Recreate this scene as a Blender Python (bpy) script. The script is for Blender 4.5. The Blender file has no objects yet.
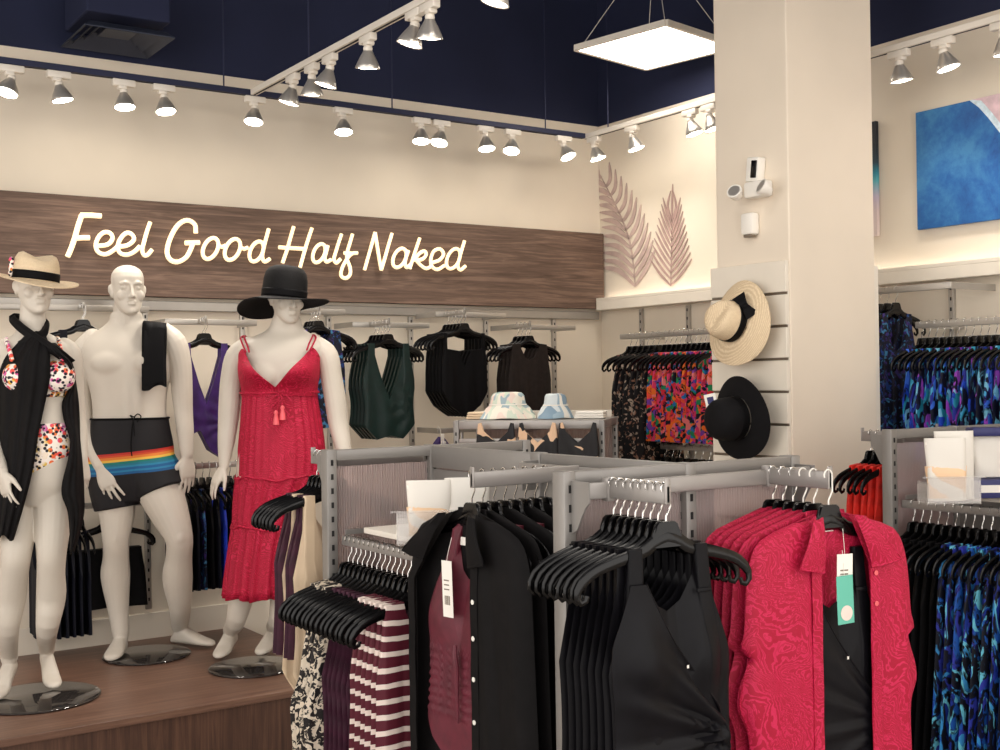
import bpy, bmesh, math, random
from mathutils import Vector, Matrix, noise
random.seed(7)
PI = math.pi
sc = bpy.context.scene
COL = sc.collection
sc.view_settings.view_transform = 'Standard'
sc.view_settings.look = 'None'
sc.view_settings.gamma = 1.0
sc.view_settings.use_curve_mapping = False
sc.view_settings.exposure = 0.0
V = Vector
# ------------------------------------------------------------------ camera
H = 1.57
FPX = 1190.0
ROLL = 0.0148
PITCH = 5 / FPX
FH = V((.5606, .8281, 0)).normalized()          # horizontal viewing direction
RH = V((FH.y, -FH.x, 0))                        # horizontal right
UP = V((0, 0, 1))
CF = (FH * math.cos(PITCH) + UP * math.sin(PITCH)).normalized()
CU0 = RH.cross(CF)
CR = RH * math.cos(ROLL) - CU0 * math.sin(ROLL)
CU = CU0 * math.cos(ROLL) + RH * math.sin(ROLL)
CAM = V((0, 0, H))
def ray(px, py):
    return CF + CR * ((px - 500) / FPX) - CU * ((py - 375) / FPX)
def P(px, py, d):
    return CAM + ray(px, py) * d
def on_y(px, py, y):
    r = ray(px, py); return CAM + r * (y / r.y)
def on_x(px, py, x):
    r = ray(px, py); return CAM + r * (x / r.x)
def on_z(px, py, z):
    r = ray(px, py); return CAM + r * ((z - H) / r.z)
cd = bpy.data.cameras.new('camera'); cam = bpy.data.objects.new('camera', cd); COL.objects.link(cam)
cam.matrix_world = Matrix(((CR.x, CU.x, -CF.x, 0), (CR.y, CU.y, -CF.y, 0), (CR.z, CU.z, -CF.z, H), (0, 0, 0, 1)))
cd.sensor_width = 36; cd.lens = FPX / 1000 * 36; cd.clip_start = .05
sc.camera = cam

# ------------------------------------------------------------------ mesh collector
def lerp(a, b, t): return a + (b - a) * t
def interp(pts, x):
    if x <= pts[0][0]: return pts[0][1]
    for i in range(len(pts) - 1):
        if x <= pts[i + 1][0]:
            a, b = pts[i], pts[i + 1]
            return lerp(a[1], b[1], (x - a[0]) / max(1e-9, b[0] - a[0]))
    return pts[-1][1]
def sinterp(pts, x):
    """smooth (catmull-rom in y) version of interp"""
    n = len(pts)
    if x <= pts[0][0]: return pts[0][1]
    if x >= pts[-1][0]: return pts[-1][1]
    for i in range(n - 1):
        if x <= pts[i + 1][0]:
            x0, x1 = pts[i][0], pts[i + 1][0]
            t = (x - x0) / (x1 - x0)
            p1, p2 = pts[i][1], pts[i + 1][1]
            m1 = (p2 - pts[i - 1][1]) / (x1 - pts[i - 1][0]) * (x1 - x0) if i > 0 else p2 - p1
            m2 = (pts[i + 2][1] - p1) / (pts[i + 2][0] - x0) * (x1 - x0) if i + 2 < n else p2 - p1
            t2, t3 = t * t, t * t * t
            return (2*t3 - 3*t2 + 1) * p1 + (t3 - 2*t2 + t) * m1 + (-2*t3 + 3*t2) * p2 + (t3 - t2) * m2
def spline(pts, n):
    """catmull-rom through vectors"""
    out = []
    m = len(pts)
    for i in range(m - 1):
        p0 = pts[i - 1] if i else pts[0] * 2 - pts[1]
        p1, p2 = pts[i], pts[i + 1]
        p3 = pts[i + 2] if i + 2 < m else pts[-1] * 2 - pts[-2]
        for k in range(n):
            t = k / n
            out.append(.5 * ((2 * p1) + (p2 - p0) * t + (2*p0 - 5*p1 + 4*p2 - p3) * t*t + (3*p1 - p0 - 3*p2 + p3) * t**3))
    out.append(pts[-1].copy())
    return out
class MB:
    def __init__(s):
        s.v = []; s.f = []; s.m = []
    def add(s, vs, fs, mi=0, M=None):
        b = len(s.v)
        s.v += [(M @ V(v)) if M is not None else V(v) for v in vs]
        for f in fs:
            s.f.append(tuple(b + i for i in f)); s.m.append(mi)
        return s
    def bm(s, bm, mi=0, M=None):
        bm.verts.index_update()
        s.add([v.co.copy() for v in bm.verts], [[v.index for v in f.verts] for f in bm.faces], mi, M)
        bm.free(); return s
    def box(s, lo, hi, bev=0.0, mi=0, M=None, seg=2):
        bm = bmesh.new(); bmesh.ops.create_cube(bm, size=1)
        for v in bm.verts:
            v.co = V([lerp(lo[i], hi[i], v.co[i] + .5) for i in range(3)])
        if bev > 0:
            bmesh.ops.bevel(bm, geom=bm.edges[:], offset=bev, segments=seg, affect='EDGES', profile=.5)
        return s.bm(bm, mi, M)
    def tube(s, path, r, n=8, mi=0, closed=False, cap=True, flat=None, M=None):
        """flat: (axis vector, scale) squashes the section along an axis"""
        path = [V(p) for p in path]; m = len(path)
        rs = r if isinstance(r, (list, tuple)) else [r] * m
        tang = []
        for i in range(m):
            a = path[i - 1] if (i or closed) else path[0]
            b = path[(i + 1) % m] if (i < m - 1 or closed) else path[-1]
            t = b - a
            tang.append(t.normalized() if t.length > 1e-9 else (tang[-1] if tang else V((0, 0, 1))))
        t0 = tang[0]
        nx = t0.orthogonal().normalized() if abs(t0.z) > .95 else t0.cross(UP).normalized()
        vs, fs = [], []
        for i in range(m):
            nx = (nx - tang[i] * nx.dot(tang[i]))
            nx = nx.normalized() if nx.length > 1e-6 else tang[i].orthogonal().normalized()
            ny = tang[i].cross(nx)
            for k in range(n):
                a = 2 * PI * k / n
                o = (nx * math.cos(a) + ny * math.sin(a)) * rs[i]
                if flat: o -= flat[0] * o.dot(flat[0]) * (1 - flat[1])
                vs.append(path[i] + o)
        for i in range(m if closed else m - 1):
            j = (i + 1) % m
            for k in range(n):
                l = (k + 1) % n
                fs.append((i*n + k, i*n + l, j*n + l, j*n + k))
        if cap and not closed:
            fs.append(tuple(range(n - 1, -1, -1))); fs.append(tuple((m - 1)*n + k for k in range(n)))
        return s.add(vs, fs, mi, M)
    def loft(s, rings, mi=0, cap=True, M=None):
        n = len(rings[0]); vs = [p for r in rings for p in r]; fs = []
        for i in range(len(rings) - 1):
            for k in range(n):
                l = (k + 1) % n
                fs.append((i*n + k, i*n + l, (i+1)*n + l, (i+1)*n + k))
        if cap:
            fs.append(tuple(range(n - 1, -1, -1))); fs.append(tuple((len(rings) - 1)*n + k for k in range(n)))
        return s.add(vs, fs, mi, M)
    def lathe(s, prof, n=24, mi=0, M=None, cap=True):
        rings = [[V((max(r, 1e-4) * math.cos(2*PI*k/n), max(r, 1e-4) * math.sin(2*PI*k/n), z)) for k in range(n)] for r, z in prof]
        return s.loft(rings, mi, cap, M)
    def prism(s, poly, depth, mi=0, M=None):
        """poly in local XY, extruded from z=0 to z=depth"""
        n = len(poly)
        vs = [V((p[0], p[1], 0)) for p in poly] + [V((p[0], p[1], depth)) for p in poly]
        fs = [tuple(range(n - 1, -1, -1)), tuple(range(n, 2*n))] + [(i, (i+1) % n, n + (i+1) % n, n + i) for i in range(n)]
        return s.add(vs, fs, mi, M)
    def ellipsoid(s, c, r, M=None, nu=16, nv=10, mi=0):
        rings = []
        for j in range(nv + 1):
            a = -PI/2 + PI * j / nv
            ca = max(math.cos(a), .02)
            rings.append([V((r[0]*ca*math.cos(2*PI*k/nu), r[1]*ca*math.sin(2*PI*k/nu), r[2]*math.sin(a))) + V(c) for k in range(nu)])
        return s.loft(rings, mi, True, M)
    def grid(s, rows, thick, mi=0, M=None):
        """a cloth sheet: rows of points, given a thickness"""
        nr, nc = len(rows), len(rows[0])
        nrm = []
        for i in range(nr):
            line = []
            for j in range(nc):
                a = rows[min(i+1, nr-1)][j] - rows[max(i-1, 0)][j]
                b = rows[i][min(j+1, nc-1)] - rows[i][max(j-1, 0)]
                c = a.cross(b)
                line.append(c.normalized() if c.length > 1e-12 else V((0, 0, 1)))
            nrm.append(line)
        A = [rows[i][j] + nrm[i][j] * thick/2 for i in range(nr) for j in range(nc)]
        B = [rows[i][j] - nrm[i][j] * thick/2 for i in range(nr) for j in range(nc)]
        N = nr * nc; fs = []
        for i in range(nr - 1):
            for j in range(nc - 1):
                a, b, c, d = i*nc + j, i*nc + j + 1, (i+1)*nc + j + 1, (i+1)*nc + j
                fs.append((a, b, c, d)); fs.append((N + d, N + c, N + b, N + a))
        bd = [(0, j) for j in range(nc)] + [(i, nc-1) for i in range(1, nr)] + [(nr-1, j) for j in range(nc-2, -1, -1)] + [(i, 0) for i in range(nr-2, 0, -1)]
        for q in range(len(bd)):
            a = bd[q][0]*nc + bd[q][1]; b = bd[(q+1) % len(bd)]; b = b[0]*nc + b[1]
            fs.append((b, a, N + a, N + b))
        return s.add(A + B, fs, mi, M)
    def build(s, name, mats, parent=None, origin=None, smooth=40):
        me = bpy.data.meshes.new(name)
        o = V(origin) if origin is not None else V((0, 0, 0))
        me.from_pydata([v - o for v in s.v], [], s.f)
        if not isinstance(mats, (list, tuple)): mats = [mats]
        for m in mats: me.materials.append(m)
        if len(mats) > 1: me.polygons.foreach_set('material_index', s.m)
        bm = bmesh.new(); bm.from_mesh(me); bmesh.ops.recalc_face_normals(bm, faces=bm.faces[:]); bm.to_mesh(me); bm.free()
        if smooth:
            me.polygons.foreach_set('use_smooth', [True] * len(me.polygons))
            if smooth < 180: me.set_sharp_from_angle(angle=math.radians(smooth))
        return link(name, me, parent, o if parent is None else None)
def link(name, me, parent=None, loc=None):
    ob = bpy.data.objects.new(name, me); COL.objects.link(ob)
    if parent is not None: ob.parent = parent
    elif loc is not None: ob.location = loc
    return ob
def tag(o, label=None, cat=None, group=None, kind=None):
    if label: o['label'] = label
    if cat: o['category'] = cat
    if group: o['group'] = group
    if kind: o['kind'] = kind
    return o
def thing(name, label, cat, loc=(0, 0, 0), rz=0, group=None):
    o = bpy.data.objects.new(name, None); COL.objects.link(o)
    o.empty_display_size = .05
    o.location = loc; o.rotation_euler = (0, 0, rz)
    return tag(o, label, cat, group)
def copy_tree(o, parent=None):
    c = o.copy(); COL.objects.link(c)
    if parent is not None: c.parent = parent
    for ch in list(o.children):
        copy_tree(ch, c)
    return c
def T(x=0, y=0, z=0): return Matrix.Translation((x, y, z))
def RZ(a): return Matrix.Rotation(a, 4, 'Z')
def RX(a): return Matrix.Rotation(a, 4, 'X')
def RY(a): return Matrix.Rotation(a, 4, 'Y')
def frame(o, x, y, z):
    return Matrix(((x.x, y.x, z.x, o.x), (x.y, y.y, z.y, o.y), (x.z, y.z, z.z, o.z), (0, 0, 0, 1)))
ORD = ['first', 'second', 'third', 'fourth', 'fifth', 'sixth', 'seventh', 'eighth', 'ninth', 'tenth', 'eleventh', 'twelfth', 'thirteenth',
       'fourteenth', 'fifteenth', 'sixteenth', 'seventeenth', 'eighteenth', 'nineteenth', 'twentieth', 'twenty-first', 'twenty-second',
       'twenty-third', 'twenty-fourth', 'twenty-fifth', 'twenty-sixth']

# ------------------------------------------------------------------ materials
def lin(c):
    return tuple(((x/255)/12.92 if x/255 <= .04045 else (((x/255) + .055)/1.055)**2.4) for x in c) + (1,)
class NT:
    def __init__(s, name):
        s.mat = bpy.data.materials.new(name); s.mat.use_nodes = True
        s.t = s.mat.node_tree; s.b = s.t.nodes['Principled BSDF']; s.out = s.t.nodes['Material Output']
    def n(s, typ, **kw):
        nd = s.t.nodes.new(typ)
        for k, v in kw.items():
            if k.startswith('i_'):
                nd.inputs[k[2:].replace('_', ' ')].default_value = v
            else: setattr(nd, k, v)
        return nd
    def l(s, a, b): s.t.links.new(a, b)
    def coord(s, scale=(1, 1, 1), rot=(0, 0, 0), vary=0.0, loc=(0, 0, 0)):
        tc = s.n('ShaderNodeTexCoord'); mp = s.n('ShaderNodeMapping')
        mp.inputs['Scale'].default_value = scale; mp.inputs['Rotation'].default_value = rot; mp.inputs['Location'].default_value = loc
        if vary:
            oi = s.n('ShaderNodeObjectInfo'); ml = s.n('ShaderNodeMath', operation='MULTIPLY'); ml.inputs[1].default_value = vary
            s.l(oi.outputs['Random'], ml.inputs[0]); ad = s.n('ShaderNodeVectorMath', operation='ADD')
            s.l(tc.outputs['Object'], ad.inputs[0]); s.l(ml.outputs[0], ad.inputs[1]); s.l(ad.outputs[0], mp.inputs['Vector'])
        else:
            s.l(tc.outputs['Object'], mp.inputs['Vector'])
        return mp.outputs['Vector']
    def noise(s, vec, scale=5, detail=3, rough=.5, dist=0):
        nd = s.n('ShaderNodeTexNoise'); nd.inputs['Scale'].default_value = scale; nd.inputs['Detail'].default_value = detail
        nd.inputs['Roughness'].default_value = rough; nd.inputs['Distortion'].default_value = dist
        s.l(vec, nd.inputs['Vector']); return nd
    def ramp(s, fac, stops, const=False):
        nd = s.n('ShaderNodeValToRGB'); cr = nd.color_ramp
        if const: cr.interpolation = 'CONSTANT'
        while len(cr.elements) < len(stops): cr.elements.new(.5)
        for e, (p, c) in zip(cr.elements, stops):
            e.position = p; e.color = lin(c)
        s.l(fac, nd.inputs['Fac']); return nd.outputs['Color']
    def mix(s, fac, a, b):
        nd = s.n('ShaderNodeMix', data_type='RGBA')
        if isinstance(fac, (int, float)): nd.inputs[0].default_value = fac
        else: s.l(fac, nd.inputs[0])
        for k, c in ((6, a), (7, b)):
            if isinstance(c, tuple): nd.inputs[k].default_value = lin(c)
            else: s.l(c, nd.inputs[k])
        return nd.outputs[2]
    def bump(s, h, strength=.2, dist=.01):
        nd = s.n('ShaderNodeBump'); nd.inputs['Strength'].default_value = strength; nd.inputs['Distance'].default_value = dist
        s.l(h, nd.inputs['Height']); s.l(nd.outputs[0], s.b.inputs['Normal'])
    def done(s, col=None, rough=.6, metal=0, spec=.5, **kw):
        if col is not None:
            if isinstance(col, tuple): s.b.inputs['Base Color'].default_value = lin(col)
            else: s.l(col, s.b.inputs['Base Color'])
        s.b.inputs['Roughness'].default_value = rough; s.b.inputs['Metallic'].default_value = metal
        s.b.inputs['Specular IOR Level'].default_value = spec
        for k, v in kw.items(): s.b.inputs[k.replace('_', ' ')].default_value = v
        return s.mat
def plain(name, c, rough=.6, metal=0, spec=.5, var=.06, scale=6, bump=0, **kw):
    t = NT(name); vec = t.coord()
    nz = t.noise(vec, scale, 3)
    a = tuple(max(0, min(255, x * (1 - var))) for x in c); b = tuple(max(0, min(255, x * (1 + var))) for x in c)
    col = t.ramp(nz.outputs['Fac'], [(.3, a), (.7, b)])
    if bump:
        n2 = t.noise(vec, scale * 40, 2); t.bump(n2.outputs['Fac'], bump, .002)
    return t.done(col, rough, metal, spec, **kw)
def emit(name, c, strength):
    t = NT(name); t.b.inputs['Base Color'].default_value = lin(c)
    t.b.inputs['Emission Color'].default_value = lin(c); t.b.inputs['Emission Strength'].default_value = strength
    return t.mat
def wood(name, dark, light, axis, rough=.45, scale=1.0):
    sx = {'X': (1.2, 22, 22), 'Y': (22, 1.2, 22), 'Z': (22, 22, 1.0)}[axis]
    t = NT(name); vec = t.coord(tuple(v * scale for v in sx))
    n1 = t.noise(vec, 1.6, 6, .6, 1.2); n2 = t.noise(vec, 7, 4, .6, .4)
    mx = t.n('ShaderNodeMath', operation='MULTIPLY_ADD'); mx.inputs[1].default_value = .35
    t.l(n2.outputs['Fac'], mx.inputs[0]); t.l(n1.outputs['Fac'], mx.inputs[2])
    col = t.ramp(mx.outputs[0], [(.45, dark), (.68, tuple((a + b)/2 for a, b in zip(dark, light))), (.85, light)])
    t.bump(n2.outputs['Fac'], .08, .003)
    return t.done(col, rough, 0, .35)
M = {}
M['wall'] = plain('cream_wall_paint', (226, 214, 196), .85, spec=.2, var=.02, scale=2)
M['wall_low'] = plain('cream_wall_panel', (222, 212, 196), .7, spec=.3, var=.02, scale=2)
M['navy'] = plain('navy_ceiling_paint', (37, 41, 64), .8, spec=.2, var=.08, scale=1.5)
M['navy_metal'] = plain('navy_metal', (34, 38, 66), .5, .3, var=.05)
M['duct'] = plain('dark_grille_metal', (52, 57, 72), .5, .3, var=.06)
M['floor'] = plain('floor_tile', (150, 138, 124), .4, spec=.4, var=.06, scale=3)
M['pillar'] = plain('pillar_paint', (229, 216, 198), .8, spec=.2, var=.02, scale=2)
M['slat'] = plain('slatwall_laminate', (228, 219, 204), .5, spec=.3, var=.015)
M['groove'] = plain('slat_groove_metal', (120, 108, 94), .45, .4)
M['signwood'] = wood('walnut_sign_wood', (82, 64, 54), (132, 107, 92), 'X', .6)
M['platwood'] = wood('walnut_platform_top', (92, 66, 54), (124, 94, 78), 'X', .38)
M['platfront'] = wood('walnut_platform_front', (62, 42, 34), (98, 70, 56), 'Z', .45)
M['letter'] = emit('warm_lit_letter', (255, 232, 190), .86)
M['letter_side'] = plain('letter_return', (190, 160, 110), .5)
M['led'] = emit('led_diffuser', (255, 248, 238), 9.0)
M['strip'] = emit('led_cove_strip', (255, 248, 238), 3.2)
M['lens'] = emit('lamp_lens', (255, 244, 224), 16.0)
M['white_metal'] = plain('white_enamel', (226, 218, 206), .4, spec=.5, var=.02)
M['reflector'] = plain('silver_reflector', (206, 200, 192), .3, .7, var=.04)
M['chrome'] = plain('bright_chrome', (205, 202, 198), .2, .95, var=.03)
M['grey'] = plain('grey_fixture_metal', (138, 134, 130), .42, .35, var=.03)
M['grey_rail'] = plain('grey_rail_metal', (156, 151, 147), .38, .45, var=.03)
M['wallrail'] = plain('satin_rail_metal', (176, 170, 162), .35, .5, var=.03)
M['slot'] = plain('slot_shadow_metal', (22, 20, 20), .8)
M['black_plastic'] = plain('glossy_black_plastic', (8, 7, 8), .22, spec=.32, var=.15, scale=30)
M['mannequin'] = plain('mannequin_gloss', (206, 197, 184), .45, spec=.35, var=.015)
M['baseplate'] = plain('smoked_glass_base', (46, 42, 40), .06, spec=.8, var=.05)
M['white'] = plain('white_card', (236, 231, 222), .6, var=.02)
M['shelf'] = plain('white_shelf', (232, 224, 212), .4, var=.02)
M['black'] = plain('black_jersey', (8, 7, 9), .62, spec=.12, var=.2, scale=40, bump=.1)
M['black_satin'] = plain('black_swim_fabric', (14, 13, 17), .42, spec=.14, var=.12, scale=30, bump=.08)
M['sheer'] = plain('black_chiffon', (13, 11, 12), .7, spec=.15, var=.25, scale=30)
M['charcoal'] = plain('dark_brown_knit', (40, 33, 30), .75, spec=.15, var=.1, scale=40, bump=.1)
M['green'] = plain('bottle_green_swim', (14, 36, 33), .45, spec=.3, var=.12, scale=20)
M['purple'] = plain('deep_purple_satin', (58, 32, 98), .4, spec=.45, var=.15, scale=20)
M['maroon'] = plain('maroon_swim', (92, 30, 44), .5, spec=.4, var=.1, scale=30, bump=.08)
M['plum'] = plain('dark_plum_swim', (58, 20, 40), .55, spec=.3, var=.15, scale=30)
M['cream'] = plain('cream_swim', (214, 190, 160), .6, var=.05)
M['navyfab'] = plain('midnight_fabric', (14, 15, 26), .6, spec=.2, var=.2, scale=20)
M['orange_red'] = plain('orange_red_knit', (216, 42, 32), .6, spec=.3, var=.1, scale=30)
M['straw'] = None
M['trim_pink'] = plain('coral_strap', (232, 96, 104), .5)
M['teal_card'] = plain('teal_tag_card', (96, 182, 160), .55, var=.02)
M['mauve'] = plain('mauve_leaf_paint', (172, 144, 136), .85, spec=.15, var=.06, scale=14)
M['mauve_light'] = plain('pale_mauve_leaf_paint', (190, 166, 157), .85, spec=.15, var=.06, scale=14)
M['navy_box'] = plain('navy_carton', (34, 36, 92), .5, var=.05)
M['peach'] = plain('peach_pouch', (232, 196, 158), .55, var=.04)
M['tan'] = plain('tan_fabric', (206, 172, 140), .7, var=.06)

def fabric_lines(name, base, line, scale=26, rough=.62, width=.5):
    """tonal swirling leaf print"""
    t = NT(name); vec = t.coord(vary=3.0)
    n1 = t.noise(vec, 7, 2, .5, .3)
    ad = t.n('ShaderNodeVectorMath', operation='MULTIPLY_ADD'); ad.inputs[1].default_value = (.22, .22, .22)
    t.l(n1.outputs['Color'], ad.inputs[0]); t.l(vec, ad.inputs[2])
    vo = t.n('ShaderNodeTexVoronoi', feature='F1'); vo.inputs['Scale'].default_value = 11; t.l(ad.outputs[0], vo.inputs['Vector'])
    w = t.n('ShaderNodeTexWave', wave_type='RINGS', rings_direction='SPHERICAL'); w.inputs['Scale'].default_value = scale * .45
    w.inputs['Distortion'].default_value = 7; w.inputs['Detail'].default_value = 2; w.inputs['Detail Scale'].default_value = 2.2
    t.l(ad.outputs[0], w.inputs['Vector'])
    m = t.n('ShaderNodeMath', operation='MULTIPLY_ADD'); m.inputs[1].default_value = .8
    t.l(vo.outputs['Distance'], m.inputs[0]); t.l(w.outputs['Fac'], m.inputs[2])
    col = t.ramp(m.outputs[0], [(width - .12, base), (width + .1, line), (width + .3, line), (width + .55, base)])
    t.bump(w.outputs['Fac'], .08, .002)
    return t.done(col, rough, 0, .3)
M['red'] = fabric_lines('raspberry_leaf_print', (162, 11, 48), (196, 34, 78), 66)
M['red_dress'] = fabric_lines('crimson_leaf_print', (158, 10, 42), (200, 36, 74), 62)

def fabric_blobs(name, cols, scale=30, smear=.25, dark=None, dark_amt=.45, stretch=(1, 1, 1), rough=.55, vary=4.0):
    t = NT(name); vec = t.coord(stretch, vary=vary)
    n1 = t.noise(vec, scale * .35, 2, .5, .2)
    ad = t.n('ShaderNodeVectorMath', operation='MULTIPLY_ADD'); ad.inputs[1].default_value = (smear,) * 3
    t.l(n1.outputs['Color'], ad.inputs[0]); t.l(vec, ad.inputs[2])
    vo = t.n('ShaderNodeTexVoronoi', feature='F1'); vo.inputs['Scale'].default_value = scale; t.l(ad.outputs[0], vo.inputs['Vector'])
    sep = t.n('ShaderNodeSeparateColor'); t.l(vo.outputs['Color'], sep.inputs[0])
    k = len(cols)
    col = t.ramp(sep.outputs[0], [(i / k, c) for i, c in enumerate(cols)], True)
    if dark:
        n2 = t.noise(ad.outputs[0], scale * .8, 3, .6)
        f = t.ramp(n2.outputs['Fac'], [(dark_amt - .03, (255, 255, 255)), (dark_amt + .03, (0, 0, 0))])
        col = t.mix(f, col, dark)
    return t.done(col, rough, 0, .3)
M['bikini'] = None
def bikini_mat():
    t = NT('multicolour_spotted_swim'); vec = t.coord()
    v1 = t.n('ShaderNodeTexVoronoi', feature='F1'); v1.inputs['Scale'].default_value = 45; t.l(vec, v1.inputs['Vector'])
    nz = t.noise(vec, 13, 2)
    col = t.ramp(nz.outputs['Fac'], [(.30, (240, 224, 206)), (.40, (226, 190, 70)), (.46, (236, 110, 60)), (.54, (238, 80, 80)), (.60, (206, 90, 170)), (.68, (240, 226, 214))])
    c2 = t.mix(.0, col, col)
    v2 = t.n('ShaderNodeTexVoronoi', feature='F1'); v2.inputs['Scale'].default_value = 62; t.l(vec, v2.inputs['Vector'])
    f = t.ramp(v2.outputs['Distance'], [(.36, (255, 255, 255)), (.44, (0, 0, 0))])
    f2 = t.ramp(v1.outputs['Distance'], [(.46, (0, 0, 0)), (.52, (255, 255, 255))])
    c3 = t.mix(f2, c2, (244, 232, 222))
    c4 = t.mix(f, c3, (26, 20, 34))
    return t.done(c4, .55, 0, .3)
M['bikini'] = bikini_mat()
M['bright_floral'] = fabric_blobs('bright_tropical_floral', [(222, 44, 60), (240, 120, 40), (226, 60, 110), (36, 120, 190), (30, 140, 90), (238, 88, 60), (120, 60, 170), (16, 20, 40), (240, 130, 130)], 34, .12, (20, 16, 30), .42)
M['dark_floral'] = fabric_blobs('black_ditsy_floral', [(20, 18, 22), (20, 18, 22), (188, 168, 150), (22, 20, 24), (150, 110, 90), (18, 16, 22)], 52, .05, (18, 16, 20), .5)
M['wine_floral'] = fabric_blobs('dark_red_floral', [(30, 16, 20), (150, 40, 50), (24, 16, 22), (96, 60, 50), (28, 16, 20)], 48, .06, (20, 14, 18), .5)
M['blue_print'] = fabric_blobs('blue_brush_print', [(30, 70, 190), (70, 160, 205), (46, 50, 150), (60, 110, 220), (150, 70, 190), (20, 24, 70), (40, 140, 170), (120, 190, 220)], 26, .3, (12, 14, 36), .46, (1, 1, .5))
M['blue_dark'] = fabric_blobs('navy_brush_print', [(18, 24, 60), (30, 60, 120), (14, 16, 40), (60, 120, 160), (60, 40, 110), (14, 16, 36)], 40, .2, (12, 13, 28), .5)
M['teal_print'] = fabric_blobs('turquoise_leaf_print', [(30, 90, 180), (110, 200, 225), (24, 50, 150), (60, 150, 215), (18, 22, 60), (50, 60, 170)], 30, .35, (10, 11, 26), .5, (1, 1, .45))
M['paisley'] = fabric_blobs('cream_black_paisley', [(222, 208, 188), (30, 26, 26), (214, 200, 180), (40, 34, 34), (226, 212, 192)], 60, .12, (30, 26, 26), .46)
M['bw_print'] = fabric_blobs('black_tan_print', [(24, 22, 24), (24, 22, 24), (214, 178, 146), (28, 26, 28)], 14, .25)
M['hat_print'] = fabric_blobs('pastel_leaf_print', [(226, 220, 206), (206, 216, 200), (140, 162, 158), (232, 212, 200), (158, 178, 186), (232, 226, 212)], 20, .3, None, .45, (1, 1, .6))
M['blue_hat_print'] = fabric_blobs('pale_blue_stripe_print', [(216, 220, 218), (150, 172, 186), (226, 222, 212), (128, 152, 170), (206, 214, 216)], 14, .2, None, .45, (1.6, 1, .6))

def stripes_mat(name, a, b, period, frac, rough=.6):
    t = NT(name); vec = t.coord()
    sp = t.n('ShaderNodeSeparateXYZ'); t.l(vec, sp.inputs[0])
    nz = t.noise(vec, 9, 2); mu = t.n('ShaderNodeMath', operation='MULTIPLY_ADD'); mu.inputs[1].default_value = .012
    t.l(nz.outputs['Fac'], mu.inputs[0]); t.l(sp.outputs[2], mu.inputs[2])
    d = t.n('ShaderNodeMath', operation='DIVIDE'); d.inputs[1].default_value = period; t.l(mu.outputs[0], d.inputs[0])
    fr = t.n('ShaderNodeMath', operation='FRACT'); t.l(d.outputs[0], fr.inputs[0])
    col = t.ramp(fr.outputs[0], [(0, a), (frac, b)], True)
    return t.done(col, rough, 0, .3)
M['stripes'] = stripes_mat('maroon_white_stripe', (88, 24, 40), (232, 216, 206), .04, .66)

def straw_mat(name, a, b):
    t = NT(name); vec = t.coord()
    w = t.n('ShaderNodeTexWave', wave_type='BANDS', bands_direction='Z'); w.inputs['Scale'].default_value = 90; w.inputs['Distortion'].default_value = 2.5
    t.l(vec, w.inputs['Vector'])
    nz = t.noise(vec, 120, 2)
    m = t.n('ShaderNodeMath', operation='MULTIPLY'); t.l(w.outputs['Fac'], m.inputs[0]); t.l(nz.outputs['Fac'], m.inputs[1])
    col = t.ramp(m.outputs[0], [(.1, a), (.6, b)]); t.bump(m.outputs[0], .25, .003)
    return t.done(col, .75, 0, .25)
M['straw'] = straw_mat('natural_straw', (214, 190, 156), (236, 216, 184))
M['black_straw'] = straw_mat('black_straw', (8, 7, 8), (20, 18, 19))
M['black_felt'] = plain('black_felt', (20, 19, 21), .8, spec=.15, var=.1, scale=30, bump=.1)

def trunks_mat(z0, slope):
    """black shorts with a rainbow band; the object's origin is at the mannequin base"""
    t = NT('rainbow_band_trunks'); vec = t.coord(); sp = t.n('ShaderNodeSeparateXYZ'); t.l(vec, sp.inputs[0])
    m = t.n('ShaderNodeMath', operation='MULTIPLY_ADD'); m.inputs[1].default_value = slope
    t.l(sp.outputs[0], m.inputs[0]); t.l(sp.outputs[2], m.inputs[2])
    r = t.n('ShaderNodeMapRange'); r.inputs['From Min'].default_value = z0 - .104; r.inputs['From Max'].default_value = z0
    t.l(m.outputs[0], r.inputs['Value'])
    k = (24, 22, 25)
    col = t.ramp(r.outputs[0], [(0, k), (.005, (28, 84, 134)), (.12, (40, 120, 160)), (.2, (28, 88, 140)), (.32, (40, 124, 160)), (.4, (36, 110, 130)), (.5, (30, 116, 106)), (.6, (222, 176, 70)), (.7, (214, 122, 50)), (.82, (200, 76, 44)), (.9, (186, 50, 42)), (.995, k)], True)
    return t.done(col, .65, 0, .3)
def ribbed_sheet():
    t = NT('fluted_polycarbonate')
    tr = t.n('ShaderNodeBsdfTransparent'); tr.inputs['Color'].default_value = lin((226, 214, 214))
    mx = t.n('ShaderNodeMixShader'); mx.inputs[0].default_value = .46
    t.done((190, 174, 170), .28, 0, .6)
    t.l(tr.outputs[0], mx.inputs[1]); t.l(t.b.outputs[0], mx.inputs[2]); t.l(mx.outputs[0], t.out.inputs['Surface'])
    return t.mat
M['poly'] = ribbed_sheet()
def clear_sheet(name, c, opac, rough=.08):
    t = NT(name)
    tr = t.n('ShaderNodeBsdfTransparent'); mx = t.n('ShaderNodeMixShader'); mx.inputs[0].default_value = opac
    t.done(c, rough, 0, .6); t.l(tr.outputs[0], mx.inputs[1]); t.l(t.b.outputs[0], mx.inputs[2]); t.l(mx.outputs[0], t.out.inputs['Surface'])
    return t.mat
M['acrylic'] = clear_sheet('clear_acrylic', (228, 224, 220), .28)
M['milky'] = clear_sheet('milky_bag_film', (236, 230, 220), .85, .3)
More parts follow.
